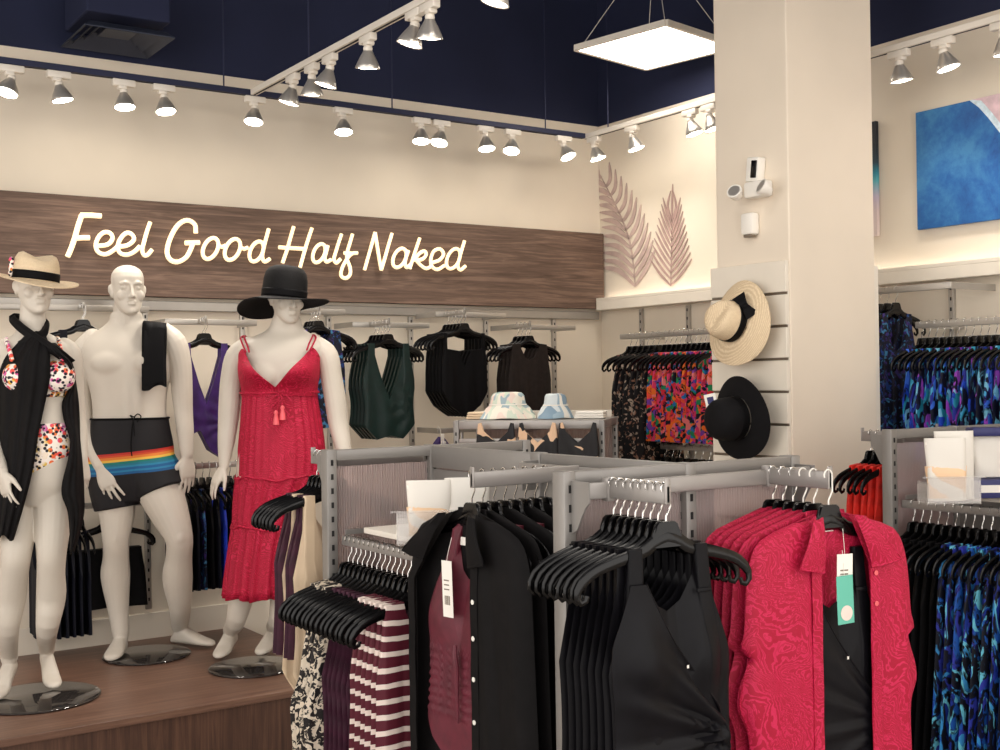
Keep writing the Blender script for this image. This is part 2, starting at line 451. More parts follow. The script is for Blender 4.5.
# ------------------------------------------------------------------ the setting
YB = 6.10      # back wall
XR = 4.94      # side wall
ZW = 3.225     # top of the cream walls
ZC = 4.40
PLAT_Z = .27
def struct(name, mb, mat, smooth=0):
    return tag(mb.build(name, mat, smooth=smooth), kind='structure')
struct('floor', MB().box((-3.4, -2.2, -.05), (XR + .2, YB + .2, 0)), M['floor'])
struct('ceiling', MB().box((-3.4, -2.2, ZC), (XR + .2, YB + .2, ZC + .1)), M['navy'])
struct('wall_back', MB().box((-3.4, YB, 0), (XR + .2, YB + .15, ZW)), M['wall'])
struct('wall_back_upper', MB().box((-3.4, YB, ZW), (XR + .2, YB + .15, ZC)), M['navy'])
struct('wall_right', MB().box((XR, -2.2, 0), (XR + .15, YB, ZW)), M['wall'])
struct('wall_right_upper', MB().box((XR, -2.2, ZW), (XR + .15, YB, ZC)), M['navy'])
struct('baseboard_back', MB().box((-3.4, YB - .014, 0), (XR, YB, .40), .004), M['wall_low'])
# pillar (abuts the side wall) with a slatwall panel on the face towards the sign
PX, PY0, PY1, PX1 = 3.817, 3.455, 3.883, 4.367
pil = struct('wall_pillar', MB().box((PX, PY0, 0), (PX1, PY1, ZC), .006), M['pillar'])
tag(pil, 'square cream pillar between the palm mural and the ocean print')
zt = on_x(760, 263, PX - .02).z
SLX = PX - .022
m = MB(); gz = [on_x(772, y, SLX).z for y in (294, 327, 359.5, 391.5, 424.5)]
gz = [gz[0] - k * (gz[0] - gz[4]) / 4 for k in range(14)]
gz = [g for g in gz if g > .3]
edges = [zt] + gz
for a, b in zip(edges, gz + [.12]):
    m.box((SLX, PY0 + .004, b + .006), (PX - .001, PY1 + .02, a - .006 if a != zt else a), .002)
for g in gz: m.box((SLX + .014, PY0 + .004, g - .007), (PX - .001, PY1 + .02, g + .007))
sp = tag(m.build('slatwall', M['slat'], smooth=0), 'white slatwall panel with horizontal grooves on the pillar, behind the two hung hats', 'wall panel')
m = MB()
for g in gz: m.box((SLX + .006, PY0 + .006, g - .005), (SLX + .013, PY1 + .018, g + .005))
m.build('groove_insert', M['groove'], sp, smooth=0)
# return panel on the side wall just past the pillar
m = MB().box((PX1 + .001, PY0 + .004, .12), (PX1 + .028, PY1 + .02, zt), .002)
tag(m.build('slatwall', M['slat'], smooth=0), 'white slatwall panel seen edge-on beside the dark navy print dresses', 'wall panel')

# ledge with cove light along the side wall
zb = on_x(880, 285, XR - .09).z; ztop = on_x(880, 269, XR - .09).z
def ledge(name, y0, y1, lab):
    o = struct(name, MB().box((XR - .09, y0, zb), (XR, y1, ztop - .02), .003).box((XR - .09, y0, ztop - .02), (XR - .075, y1, ztop), .002), M['slat'])
    tag(o, lab)
    MB().box((XR - .045, y0 + .01, ztop - .019), (XR - .03, y1 - .01, ztop - .009)).build('led_strip', M['strip'], o, smooth=0)
ledge('trim_1', 4.16, YB - .06, 'cream ledge with cove light below the palm mural')
ledge('trim_2', -1.5, 4.14, 'cream ledge with cove light below the ocean print')
# metal channel just under the sign
tag(struct('trim_3', MB().box((-3.2, YB - .03, 1.955), (4.9, YB, 2.005), .004), M['wallrail']), 'grey metal channel on the wall under the sign')

# ------------------------------------------------------------------ sign
s_top = on_y(602, 233.8, 6.05).z; s_bot = on_y(602, 309, 6.05).z
YS = 6.045
sign = thing('wall_sign', 'long walnut board with glowing cream script lettering, high on the back wall', 'sign', (2.0, YS, s_bot))
MB().box((-2.6, YS, s_bot), (XR - .016, YB, s_top), .003).build('board', M['signwood'], sign, (2.0, YS, s_bot), smooth=0)
A = lambda pts: [(x/4, 180 + y/4) for x, y in pts]
B = lambda pts: [(230 + x/4, 200 + y/4) for x, y in pts]
def oval(cx, cy, rx, ry, tilt=.28, a0=0, a1=360, n=18):
    return [(cx + rx*math.cos(math.radians(lerp(a0, a1, i/n))) - tilt*ry*math.sin(math.radians(lerp(a0, a1, i/n))), cy + ry*math.sin(math.radians(lerp(a0, a1, i/n)))) for i in range(n + 1)]
letters = [
 ('letter_f', 3.3, [A([(327,140),(312,185),(298,235),(284,275),(270,307)]), A([(322,141),(365,141),(405,144)]), A([(303,233),(330,231),(358,231)])]),
 ('letter_e', 2.7, [A([(385,264),(430,258),(450,234),(440,212),(415,210),(392,232),(383,265),(395,290),(425,297),(455,280),(472,264)])]),
 ('letter_e', 2.7, [A([(474,267),(512,260),(536,238),(526,216),(503,213),(480,238),(471,270),(482,293),(510,299),(540,285),(560,264)])]),
 ('letter_l', 2.7, [A([(601,168),(588,205),(577,245),(569,280),(577,301),(592,298),(608,278)])]),
 ('letter_g', 3.1, [A([(783,213),(779,178),(748,161),(712,180),(682,230),(668,285),(680,318),(710,328),(744,310),(762,278),(772,251)]), A([(740,252),(770,251),(798,250)])]),
 ('letter_o', 2.7, [A(oval(842,274,29,42)), A([(874,262),(888,268),(902,262)])]),
 ('letter_o', 2.7, [A(oval(930,278,29,42)), B([(42,190),(56,196),(72,190)])]),
 ('letter_d', 2.7, [B(oval(106,206,26,40)), B([(155,115),(144,155),(135,190),(129,225),(138,247),(160,235)])]),
 ('letter_h', 2.7, [B([(255,106),(242,150),(228,200),(210,252)]), B([(328,112),(315,150),(298,205),(280,270)]), B([(195,189),(250,193),(305,196)])]),
 ('letter_a', 2.6, [B(oval(356,213,23,37)), B([(392,182),(384,212),(379,232),(386,248),(405,238)])]),
 ('letter_l', 2.6, [B([(446,136),(434,172),(424,205),(416,235),(425,252),(442,236)])]),
 ('letter_f', 2.6, [B([(490,136),(480,170),(470,205),(468,235),(480,270),(480,298),(463,313),(444,302),(450,268),(472,230),(490,214),(510,212)]), B([(456,212),(470,213),(485,213)])]),
 ('letter_n', 2.6, [B([(538,280),(552,230),(566,180),(580,129)]), B([(580,129),(588,180),(596,230),(605,281)]), B([(605,281),(620,230),(634,180),(648,133)])]),
 ('letter_a', 2.6, [B(oval(678,232,25,38)), B([(714,202),(704,232),(700,255),(707,270),(724,256)])]),
 ('letter_k', 2.6, [B([(759,152),(746,190),(733,230),(719,275)]), B([(735,242),(760,212),(779,205),(784,220),(770,236),(744,242)]), B([(746,242),(764,262),(786,274),(808,263)])]),
 ('letter_e', 2.6, [B([(804,252),(838,240),(854,216),(840,196),(815,205),(803,238),(808,266),(830,278),(858,262)])]),
 ('letter_d', 2.6, [B(oval(893,235,25,40)), B([(938,163),(927,200),(917,235),(911,264),(922,280),(942,264)])]),
]
for nm, r, strokes in letters:
    m = MB()
    for st in strokes:
        pts = [on_y(x, y, YS - .016) for x, y in st]
        if len(pts) > 3: pts = spline(pts, 4)
        m.tube(pts, r * .74 / 1190 * 6.5, 8)
    lo = m.v[0]
    m.build(nm, M['letter'], sign, (2.0, YS, s_bot), smooth=60)

# ------------------------------------------------------------------ palm mural on the side wall
def q(x, y): return on_x(590 + x/5.357, 160 + y/5.357, XR - .004)
def frond(name, lab, mat, stem, leaves, w):
    m = MB()
    def blade(pts, w):
        pts = spline([q(*p) for p in pts], 4); n = len(pts); rows = []
        for i, p in enumerate(pts):
            p.y = min(p.y, YB - .004); p.z = max(p.z, ztop + .004)
            k = w * math.sin(PI * (.08 + .9 * i/(n - 1))) ** .7 + .0008
            t = (pts[min(i+1, n-1)] - pts[max(i-1, 0)]); t = V((0, t.y, t.z)); t = t.normalized() if t.length > 1e-6 else V((0, 0, 1))
            s = V((0, -t.z, t.y))
            a, b = p + s*k, p - s*k
            for z in (a, b): z.y = min(z.y, YB - .003)
            rows.append([a, b])
        m.grid(rows, .003)
    blade(stem, w * .35)
    for l in leaves: blade(l, w)
    return tag(m.build(name, mat, smooth=0), lab, 'wall decal')
L = []
st = [(242,676),(232,560),(210,430),(172,320),(120,210),(62,95)]
for i in range(13):
    t = i/12; k = t*4.999; a = int(k); f = k - a
    x = lerp(st[a][0], st[a+1][0], f); y = lerp(st[a][1], st[a+1][1], f)
    ln = lerp(200, 80, t)
    L.append([(x, y), (x - ln*.45, y - ln*lerp(.42, .25, t)), (x - ln*.95, y - ln*lerp(.50, .28, t))])
    if t < .95:
        L.append([(x, y), (x + lerp(62, 18, t), y - ln*.5), (x + lerp(108, 8, t), y - ln*lerp(1.0, 1.5, t))])
frond('palm_decal', 'large pale mauve palm frond painted in the corner beside the sign', M['mauve_light'], st, L, .016)
L = []
for i in range(11):
    t = i/10; y = lerp(672, 330, t); x = lerp(432, 438, t); ln = lerp(150, 150, t)
    for s in (-1, 1):
        L.append([(x, y), (x + s*lerp(58, 22, t), y - ln*lerp(.42, .55, t)), (x + s*lerp(112, 40 if i < 10 else 6, t), y - ln*lerp(.95, 1.1, t))])
L.append([(438, 340), (440, 230), (443, 128)])
frond('palm_decal', 'smaller brown mauve upright palm leaf painted beside the pillar', M['mauve'], [(432, 676), (436, 500), (441, 300)], L, .0080)

# ------------------------------------------------------------------ prints on the side wall
def art(name, lab, y0, y1, z0, z1, mats, fn=None):
    o = thing(name, lab, 'wall art', (XR, (y0+y1)/2, z0))
    MB().box((XR - .028, y0, z0), (XR - .006, y1, z1), .002).build('canvas', mats, o, (XR, (y0+y1)/2, z0), smooth=0)
    return o
def ocean():
    t = NT('aerial_ocean_print'); vec = t.coord((1, 1, 1))
    n1 = t.noise(vec, 2.2, 6, .6, .6); n2 = t.noise(vec, 14, 5, .7, .4)
    m = t.n('ShaderNodeMath', operation='MULTIPLY_ADD'); m.inputs[1].default_value = .45; t.l(n2.outputs['Fac'], m.inputs[0]); t.l(n1.outputs['Fac'], m.inputs[2])
    col = t.ramp(m.outputs[0], [(.45, (26, 52, 90)), (.62, (34, 80, 140)), (.75, (42, 98, 160)), (.9, (66, 126, 176))])
    return t.done(col, .55, 0, .3)
p0 = on_x(916.5, 113, XR - .02); p1 = on_x(918, 230, XR - .02)
YA = p0.y
o = art('ocean_print', 'large canvas of deep blue sea meeting a pink beach on the side wall', YA - 1.35, YA, p1.z, p0.z, ocean())
og = (XR, YA - .675, p1.z)
# beach corner: everything beyond the diagonal shoreline
a = on_x(970, 101, XR - .03); b = on_x(1000, 131, XR - .03)
sl = (b.z - a.z) / (b.y - a.y); zt_ = p0.z
shore = []
for i in range(22):
    y = lerp(a.y + (zt_ - a.z)/sl, YA - 1.35, i/21)
    z = a.z + sl*(y - a.y) + .012*math.sin(i*1.3) + .006*math.sin(i*3.1)
    shore.append((y, min(zt_, max(p1.z, z))))
shore[0] = (shore[0][0], zt_)
def sheet_x(name, poly, x, mat, parent, origin):
    m = MB(); n = len(poly)
    vs = [V((x, y, z)) for y, z in poly] + [V((x + .004, y, z)) for y, z in poly]
    m.add(vs, [tuple(range(n)), tuple(range(2*n-1, n-1, -1))] + [(i, n+i, n+(i+1) % n, (i+1) % n) for i in range(n)])
    return m.build(name, mat, parent, origin, smooth=0)
M['beach'] = plain('pink_sand_print', (206, 178, 186), .6, var=.08, scale=20)
M['foam'] = plain('surf_foam_print', (196, 214, 226), .6, var=.1, scale=30)
sheet_x('surf', shore + [(y - .012, min(zt_, z + .03)) for y, z in reversed(shore)], XR - .031, M['foam'], o, og)
sheet_x('beach', shore + [(YA - 1.35, zt_)], XR - .0305, M['beach'], o, og)
def dusk():
    t = NT('dusk_print'); tc = t.n('ShaderNodeTexCoord'); sp = t.n('ShaderNodeSeparateXYZ'); t.l(tc.outputs['Generated'], sp.inputs[0])
    col = t.ramp(sp.outputs[2], [(0, (214, 196, 188)), (.22, (204, 186, 186)), (.34, (190, 178, 196)), (.48, (90, 170, 180)), (.55, (40, 130, 150)), (.64, (40, 60, 72)), (.8, (44, 46, 52)), (1, (38, 38, 44))])
    return t.done(col, .5, 0, .3)
p0 = on_x(876.5, 121, XR - .02); p1 = on_x(877, 236, XR - .02)
art('gradient_print', 'dark to turquoise print on the side wall, mostly hidden by the pillar', p0.y, p0.y + .7, p1.z, p0.z, dusk())

# ------------------------------------------------------------------ devices on the pillar
def onp(px, py): return on_x(px, py, PX)
c = onp(763, 190)
o = thing('emergency_light', 'white twin head emergency light fixed high on the pillar', 'emergency light', c)
MB().box((c.x - .06, c.y - .06, c.z - .035), (c.x, c.y + .06, c.z + .035), .012).build('housing', M['white'], o, c)
for s in (-1, 1):
    Mx = T(c.x - .075, c.y + s*.085, c.z - .012) @ RY(math.radians(-60)) @ RX(s*.3) @ Matrix.Scale(.78, 4)
    hd = MB().lathe([(.018, -.035), (.03, -.02), (.043, .02), (.043, .032), (.036, .033)], 18, M=Mx).build('lamp_head', M['white'], o, c)
    MB().lathe([(.0345, .0335), (.012, .03)], 18, M=Mx).build('lens', M['reflector'], hd, c)
c2 = onp(759, 172)
o = thing('security_sensor', 'small white box with a dark window above the emergency light', 'sensor', c2)
MB().box((c2.x - .05, c2.y - .038, c2.z - .045), (c2.x, c2.y + .032, c2.z + .06), .008, M=T(*c2) @ RX(.12) @ T(*-c2)).build('case', M['white'], o, c2)
MB().box((c2.x - .056, c2.y - .033, c2.z - .03), (c2.x - .049, c2.y - .003, c2.z + .045), .003, M=T(*c2) @ RX(.12) @ T(*-c2)).build('window', M['black_plastic'], o, c2)
c3 = onp(754, 225)
o = thing('wall_speaker', 'small white box on the pillar, below the emergency light', 'speaker', c3)
MB().box((c3.x - .05, c3.y - .035, c3.z - .045), (c3.x, c3.y + .035, c3.z + .05), .012).build('case', M['white'], o, c3)
MB().box((c3.x - .045, c3.y - .022, c3.z - .056), (c3.x - .012, c3.y + .022, c3.z - .042), .004).build('sensor_eye', M['groove'], o, c3)

# ------------------------------------------------------------------ platform
pf = on_z(288, 690, PLAT_Z); 
PLAT_Y, PLAT_X1 = 4.68, 2.42
o = thing('display_platform', 'low walnut platform carrying the three mannequins along the back wall', 'platform', (0, PLAT_Y, 0))
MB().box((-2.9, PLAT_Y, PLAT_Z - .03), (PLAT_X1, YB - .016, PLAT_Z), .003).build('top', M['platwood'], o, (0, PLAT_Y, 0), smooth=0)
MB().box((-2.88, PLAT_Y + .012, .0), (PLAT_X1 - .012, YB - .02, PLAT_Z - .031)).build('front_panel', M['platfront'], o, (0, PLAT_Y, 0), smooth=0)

# ------------------------------------------------------------------ tracks and lamps
YT, XM, XT, ZT = 5.80, 2.404, 4.60, 3.07
def rod(px, d_plane, z0, lab):
    p = d_plane(px)
    tag(MB().tube([(p.x, p.y, z0), (p.x, p.y, ZC)], .004, 6).build('suspension_rod', M['navy_metal']), lab, 'rod', 'ceiling rods')
def track(name, a, b, mat, lab):
    a, b = V(a), V(b); o = thing(name, lab, 'lighting track', (a + b)/2)
    w = .018
    lo = V((min(a.x, b.x) - (w if abs(a.x-b.x) < .01 else 0), min(a.y, b.y) - (w if abs(a.y-b.y) < .01 else 0), a.z - .012))
    hi = V((max(a.x, b.x) + (w if abs(a.x-b.x) < .01 else 0), max(a.y, b.y) + (w if abs(a.y-b.y) < .01 else 0), a.z + .018))
    MB().box(lo, hi, .003).build('rail', mat, o, o.location, smooth=0)
    g = .006
    along_x = abs(a.y - b.y) < .01
    l2 = V((lo.x + (.01 if along_x else w - g), lo.y + (w - g if along_x else .01), lo.z - .001)); h2 = V((hi.x - (.01 if along_x else w - g), hi.y - (w - g if along_x else .01), lo.z + .001))
    MB().box(l2, h2).build('slot', M['slot'], o, o.location, smooth=0)
track('lighting_track', (-2.6, YT, ZT), (XT - .02, YT, ZT), M['navy_metal'], 'dark lighting track hung along the back wall above the sign')
track('lighting_track', (XM, YT - .02, ZT), (XM, 1.2, ZT), M['white_metal'], 'white lighting track running out from the back wall track')
track('lighting_track', (XT, YT + .018, ZT), (XT, -.8, ZT), M['white_metal'], 'white lighting track along the side wall over the prints')
for px, lab in ((224, 'dark rod holding the back track, first from the vent'), (392, 'dark rod holding the back track, second from the vent'), (545, 'dark rod holding the back track, third from the vent')):
    p = on_y(px, 100, YT); rod(px, lambda _: p, ZT + .018, lab)
for px, lab in ((309, 'dark rod holding the white track at its end by the back wall'), (420, 'dark rod holding the white track over the dress mannequin')):
    p = on_x(px, 60, XM); rod(px, lambda _: p, ZT + .018, lab)
p = on_x(608, 125, XT); rod(608, lambda _: p, ZT + .018, 'dark rod holding the track over the palm mural')
LAMPS = []
def lamp(x, y, axis, aim, lab, ext=0.0):
    """a track head: adapter on the track, knuckle, silver cone, bright lens"""
    o = thing('track_spotlight', lab, 'spotlight', (x, y, ZT - .012), 0, 'track spotlights')
    A_ = V((x, y, ZT - .012))
    ax = V((1, 0, 0)) if axis == 'X' else V((0, 1, 0)); bx = V((ax.y, ax.x, 0))
    F_ = frame(A_, ax, bx, UP if axis == 'X' else UP)
    MB().box((-.055, -.017, -.034), (.055, .017, -.001), .005, M=F_).box((-.03, -.02, -.05), (.012, .02, -.03), .008, M=F_).build('adapter', M['white_metal'], o, A_)
    d = (V(aim).normalized() - FH*.17).normalized(); k = A_ + V((0, 0, -.06))
    MB().tube([A_ + V((0, 0, -.045)), k, k + d * .02], .012, 10).ellipsoid(k, (.02, .02, .02)).build('knuckle', M['white_metal'], o, A_)
    s = d.orthogonal().normalized(); F2 = frame(k, s, d.cross(s), d)
    cone = MB().lathe([(.019, .008), (.025, .020), (.034, .036), (.046, .060), (.054, .080), (.053, .083), (.049, .080)], 24, M=F2).build('reflector_cone', M['reflector'], o, A_)
    MB().lathe([(.049, .0795), (.03, .084), (.004, .086)], 24, M=F2).build('lens', M['lens'], cone, A_)
    LAMPS.append((k + d * .10, d, o, A_))
bk = [(12,-.25,-.1),(59,.3,.0),(124,.1,-.1),(164,.15,-.15),(255,-.1,-.1),(343,.0,-.15),(421,-.05,-.1),(441,-.25,-.1),(485,.05,-.15),(512,-.2,-.15),(563,.25,-.35)]
for i, (px, ax_, ay_) in enumerate(bk):
    p = on_y(px, 110, YT)
    lamp(p.x, YT, 'X', (ax_, ay_ + .05, -1), f'silver cone spotlight on the dark back track, {ORD[i]} of its row from the vent end')
for i, (px, py) in enumerate([(293,88),(312,80),(330,72),(368,58),(415,35),(430,28),(501,2)]):
    p = on_x(px, py, XM)
    lamp(XM, p.y, 'Y', (-.12 + .3*(i % 2), .35, -1), f'silver cone spotlight on the middle white track, {ORD[i]} out from the back wall')
for i, (px, py) in enumerate([(594,145),(632,128),(690,112),(709,106)]):
    p = on_x(px, py, XT)
    lamp(XT, p.y, 'Y', (.3, -.1, -1), f'silver cone spotlight above the palm mural, {ORD[i]} from the corner')
for i, (px, py) in enumerate([(899,56),(943,43),(1003,24)]):
    p = on_x(px, py, XT)
    lamp(XT, p.y, 'Y', (.25, .1 - .2*(i == 1), -1), f'silver cone spotlight above the ocean print, {ORD[i]} from the pillar')
# square LED panel hung on wires, plus unseen ones added to light the shop
def led_panel(cx, cy, z, rz, lab):
    o = thing('led_panel', lab, 'ceiling light', (cx, cy, z), rz, 'square ceiling light panels')
    h = .315
    m = MB()
    for s in (-1, 1):
        m.box((-h, s*h - .012, -.004), (h, s*h + .012, .03), .003); m.box((s*h - .012, -h, -.004), (s*h + .012, h, .03), .003)
    m.box((-h, -h, .02), (h, h, .03))
    m.build('frame', M['white_metal'], o, smooth=0)
    MB().box((-h + .012, -h + .012, 0), (h - .012, h - .012, .012)).build('diffuser', M['led'], o, smooth=0)
    w = MB()
    for sx in (-1, 1):
        for sy in (-1, 1):
            w.tube([(sx*(h - .03), sy*(h - .03), .03), (sx*(h - .03)*.3, sy*(h - .03)*.3, .42), (sx*.0 + .01, sy*.0, ZC - z)], .0022, 5)
    w.build('suspension_wire', M['white_metal'], o, smooth=0)
cpt = P(655.5, 49, 6.6)
LEDZ = cpt.z
led_panel(cpt.x, cpt.y, LEDZ, math.radians(10.5), 'glowing square light panel hung on wires in front of the pillar')
for i, (x, y) in enumerate([(2.3, 2.9), (.5, 3.6), (-1.2, 2.6), (3.7, 1.6), (.9, .7), (2.6, .2)]):  # extra overhead panels, out of view, added to brighten the room
    led_panel(x, y, LEDZ, math.radians(10.5), ['added unseen light panel over the grey racks in mid shop', 'added unseen light panel out in front of the mannequins', 'added unseen light panel at the far end of the platform', 'added unseen light panel over the blue print rack', 'added unseen light panel over the shop floor behind the photographer', 'added unseen light panel over the aisle behind the racks'][i])
# air vent
v0 = on_z(115, 39, 3.33)
o = thing('air_vent', 'dark square air vent near the top of the back wall', 'vent', v0)
m = MB(); mg = MB()
for k, (h, z) in enumerate(((.215, .0), (.17, .014), (.125, .028))):
    w = .036
    for s in (-1, 1):
        m.add([(-h, s*h, z), (h, s*h, z), (h - w, s*(h - w), z + .03), (-h + w, s*(h - w), z + .03), (-h, s*h, z + .006), (h, s*h, z + .006), (h - w, s*(h - w), z + .036), (-h + w, s*(h - w), z + .036)], [(0,1,2,3), (4,5,6,7), (0,1,5,4), (2,3,7,6), (1,2,6,5), (0,3,7,4)])
        m.add([(s*h, -h, z), (s*h, h, z), (s*(h - w), h - w, z + .03), (s*(h - w), -h + w, z + .03), (s*h, -h, z + .006), (s*h, h, z + .006), (s*(h - w), h - w, z + .036), (s*(h - w), -h + w, z + .036)], [(0,1,2,3), (4,5,6,7), (0,1,5,4), (2,3,7,6), (1,2,6,5), (0,3,7,4)])
vo = on_z(116, 44, 3.25); vo.y = min(vo.y, YB - .24); o.location = vo
m.build('louvre_frame', M['duct'], o, smooth=0)
MB().box((-.075, -.075, .04), (.075, .075, .055)).build('centre_plate', M['duct'], o, smooth=0)
MB().box((-.2, -.2, .075), (.2, .2, ZC - 3.25), .01).build('duct_box', M['navy'], o, smooth=0)
# ------------------------------------------------------------------ grey two-way racks
ZG = 1.37
def slots(m, x, y, axis, z0, z1, mi=1, pitch=.042):
    z = z1
    while z > z0:
        if axis == 'Y': m.box((x - .004, y - .0012, z - .017), (x + .004, y + .0012, z), mi=mi)
        else: m.box((y - .0012, x - .004, z - .017), (y + .0012, x + .004, z), mi=mi)
        z -= pitch
def arm_bar(m, p, d, L, h=.04, w=.014, lip=True):
    """oval arm from p (top centre line) along unit vector d"""
    d = V(d); s = V((-d.y, d.x, 0)); F_ = frame(V(p), d, s, UP)
    m.box((0, -w/2, -h), (L, w/2, 0), .004, M=F_)
    if lip: m.box((L - .004, -w/2 - .001, -h), (L, w/2 + .001, .012), .0015, M=F_)
def fluted(m, a, b, z0, z1, thick=.006, pitch=.0085):
    a, b = V(a), V(b); L = (b - a).length; d = (b - a)/L; nrm = V((-d.y, d.x, 0))
    n = int(L / pitch) * 4; rows = []
    for z in (z0, z1):
        rows.append([a + d * (L*i/n) + nrm * (.0018 * math.cos(2*PI*i/4)) + V((0, 0, z)) for i in range(n + 1)])
    m.grid(rows, thick*.5)
def two_way_rack(cx, yf, yn, hw, lab, which, arms=(-.285, .205)):
    o = thing('garment_rack', lab, 'clothes rack', (cx, (yf + yn)/2, 0)); og = o.location.copy()
    pw, pd = .016, .022
    posts = [(cx - hw, yf), (cx + hw, yf), (cx - hw, yn), (cx + hw, yn), (cx, yf), (cx, yn), (cx, (yf + yn)/2)]
    for i, (x, y) in enumerate(posts):
        m = MB().box((x - pw, y - pd, .03), (x + pw, y + pd, ZG), .003)
        slots(m, x, y - pd, 'Y', .2, ZG - .03); slots(m, x, y + pd, 'Y', .2, ZG - .03)
        if i >= 4: slots(m, y, x - pw, 'X', .2, ZG - .03)
        m.build('post', [M['grey'], M['slot']], o, og, smooth=30)
        MB().lathe([(.016, .0), (.02, .005), (.02, .012), (.008, .018), (.008, .032)], 14, M=T(x, y, 0)).build('foot', M['slot'], o, og)
    for y in (yf, yn):
        MB().box((cx - hw + pw, y - .02, ZG - .034), (cx + hw - pw, y + .02, ZG - .002), .003).build('top_beam', M['grey'], o, og, smooth=30)
        MB().box((cx - hw + pw, y - .016, .12), (cx + hw - pw, y + .016, .16), .003).build('bottom_beam', M['grey'], o, og, smooth=30)
        for s in (-1, 1):
            m = MB(); fluted(m, (cx + s*pw, y, 0), (cx + s*(hw - pw), y, 0), .165, ZG - .052)
            m.build('fluted_panel', M['poly'], o, og, smooth=0)
    ym = (yf + yn)/2
    for y0, y1 in ((yn + pd, ym - pd), (ym + pd, yf - pd)):
        MB().box((cx - .013, y0, ZG - .07), (cx + .013, y1, ZG - .002), .003).build('spine_beam', M['grey'], o, og, smooth=30)
        MB().box((cx - .013, y0, .12), (cx + .013, y1, .16), .003).build('base_beam', M['grey'], o, og, smooth=30)
        MB().box((cx - .006, y0, .165), (cx + .006, y1, ZG - .075)).build('spine_panel', M['grey'], o, og, smooth=0)
    # crossbars in front of each end frame, on shaped brackets, each with face-out arms
    for y, s in ((yn, -1), (yf, 1)):
        yb = y + s*.068
        m = MB().box((cx - hw + .006, yb - .007, 1.311), (cx + hw - .006, yb + .007, 1.347), .004)
        m.build('crossbar', M['grey_rail'], o, og, smooth=30)
        for sx in (-1, 1):
            prof = [(0, 1.35), (.062, 1.35), (.062, 1.305), (.05, 1.295), (.034, 1.27), (.02, 1.245), (0, 1.235)]
            Mx = Matrix(((0, 0, 1, cx + sx*(hw - .004) - .002), (s, 0, 0, y + s*pd), (0, 1, 0, 0), (0, 0, 0, 1)))
            MB().prism(prof, .004, M=Mx).build('bracket', M['grey'], o, og, smooth=0)
        for x in (cx + arms[0], cx + arms[1]):
            m = MB(); arm_bar(m, (x, yb, 1.352), (0, s, 0), .19); m.box((x - .012, yb - .011, 1.305), (x + .012, yb + .011, 1.356), .003)
            m.build('face_out_arm', M['grey_rail'], o, og, smooth=30)
    # side hang rail with a white shelf above it, on the side towards the mannequins
    xr_ = cx - hw + .03
    m = MB().box((xr_ - .007, (ym if which == 'near' else yn) + .03, 1.087), (xr_ + .007, yf - .03, 1.115), .004).build('side_rail', M['grey_rail'], o, og, smooth=30)
    for y in ((ym if which == 'near' else yn) + .03, yf - .045):
        MB().box((xr_, y - .002, 1.118), (cx, y + .002, 1.133)).build('shelf_bracket', M['grey'], o, og, smooth=0)
    MB().box((xr_ + .0, (ym if which == 'near' else yn) + .035, 1.134), (cx - .02, yf - .16, 1.15), .002).build('shelf', M['shelf'], o, og, smooth=30)
    if which == 'near':
        xb_ = cx - .07; ya = 2.385
        MB().box((xb_ - .007, yn + .01, 1.311), (xb_ + .007, ym - .01, 1.347), .004).build('side_crossbar', M['grey_rail'], o, og, smooth=30)
        for y in (yn + .014, ym - .014):
            MB().box((xb_, y - .002, 1.27), (cx - pw, y + .002, 1.35), .001).build('bracket', M['grey'], o, og, smooth=0)
        m = MB(); arm_bar(m, (xb_, ya, 1.352), (-1, 0, 0), .322, h=.038)
        m.build('side_arm', M['grey_rail'], o, og, smooth=30)
    return o
R1 = dict(cx=1.92, yf=3.23, yn=2.07, hw=.355)
R2 = dict(cx=3.97, yf=2.785, yn=1.625, hw=.385)
two_way_rack(R1['cx'], R1['yf'], R1['yn'], R1['hw'], 'grey two-way clothes rack holding the black swimsuits and raspberry shirts', 'near')
two_way_rack(R2['cx'], R2['yf'], R2['yn'], R2['hw'], 'grey two-way clothes rack holding the turquoise leaf print tanks', 'far', (-.215, .25))

# pouch holders on the shelves
def pouch_holder(p, rz, lab, mats):
    o = thing('acrylic_tray', lab, 'tray', p, rz)
    m = MB().box((-.085, -.05, .001), (.085, .05, .005), .001).box((-.085, -.05, .005), (.085, -.046, .085), .001).box((-.085, .046, .005), (.085, .05, .06), .001)
    for s in (-1, 1): m.box((s*.083 - .002, -.046, .005), (s*.083 + .002, .046, .07), .001)
    m.build('tray', M['acrylic'], o, smooth=0)
    MB().box((-.1, -.056, .085), (.1, -.04, .089), .001).build('rim', M['acrylic'], o, smooth=0)
    return o
def pouch(p, rz, lab, w, h, tilt, lower=True, mat='milky'):
    o = thing('zip_pouch', lab, 'pouch', p, rz); Mx = RX(tilt)
    def slab(z0, z1, t, g):
        m = MB(); rows = []
        for i in range(9):
            v = i/8; z = lerp(z0, z1, v); row = []
            for k in range(24):
                a = 2*PI*k/24; ww = w/2*(1 - .06*math.sin(v*3 + 1)); tt = t*(.35 + .65*math.sin(PI*(.12 + .76*v)))
                row.append(V((ww*math.copysign(abs(math.cos(a))**.5, math.cos(a)), tt*math.sin(a) + .003*math.sin(7*v + a*2 + g), z)))
            rows.append(row)
        return m.loft(rows, M=Mx)
    slab(.004, h, .016, 1).build('film', M[mat], o)
    if lower:
        slab(.012, h*.56, .0175, 2).build('contents', M['peach'], o)
    m = MB().box((-w/2, -.004, h - .022), (w/2, .004, h - .012), .002, M=Mx); m.build('zip', M['white'], o)
    return o
a = on_z(430, 543, 1.151)
pouch_holder(a, math.radians(-30), 'clear acrylic tray with pouches on the white shelf behind the black shirts', None)
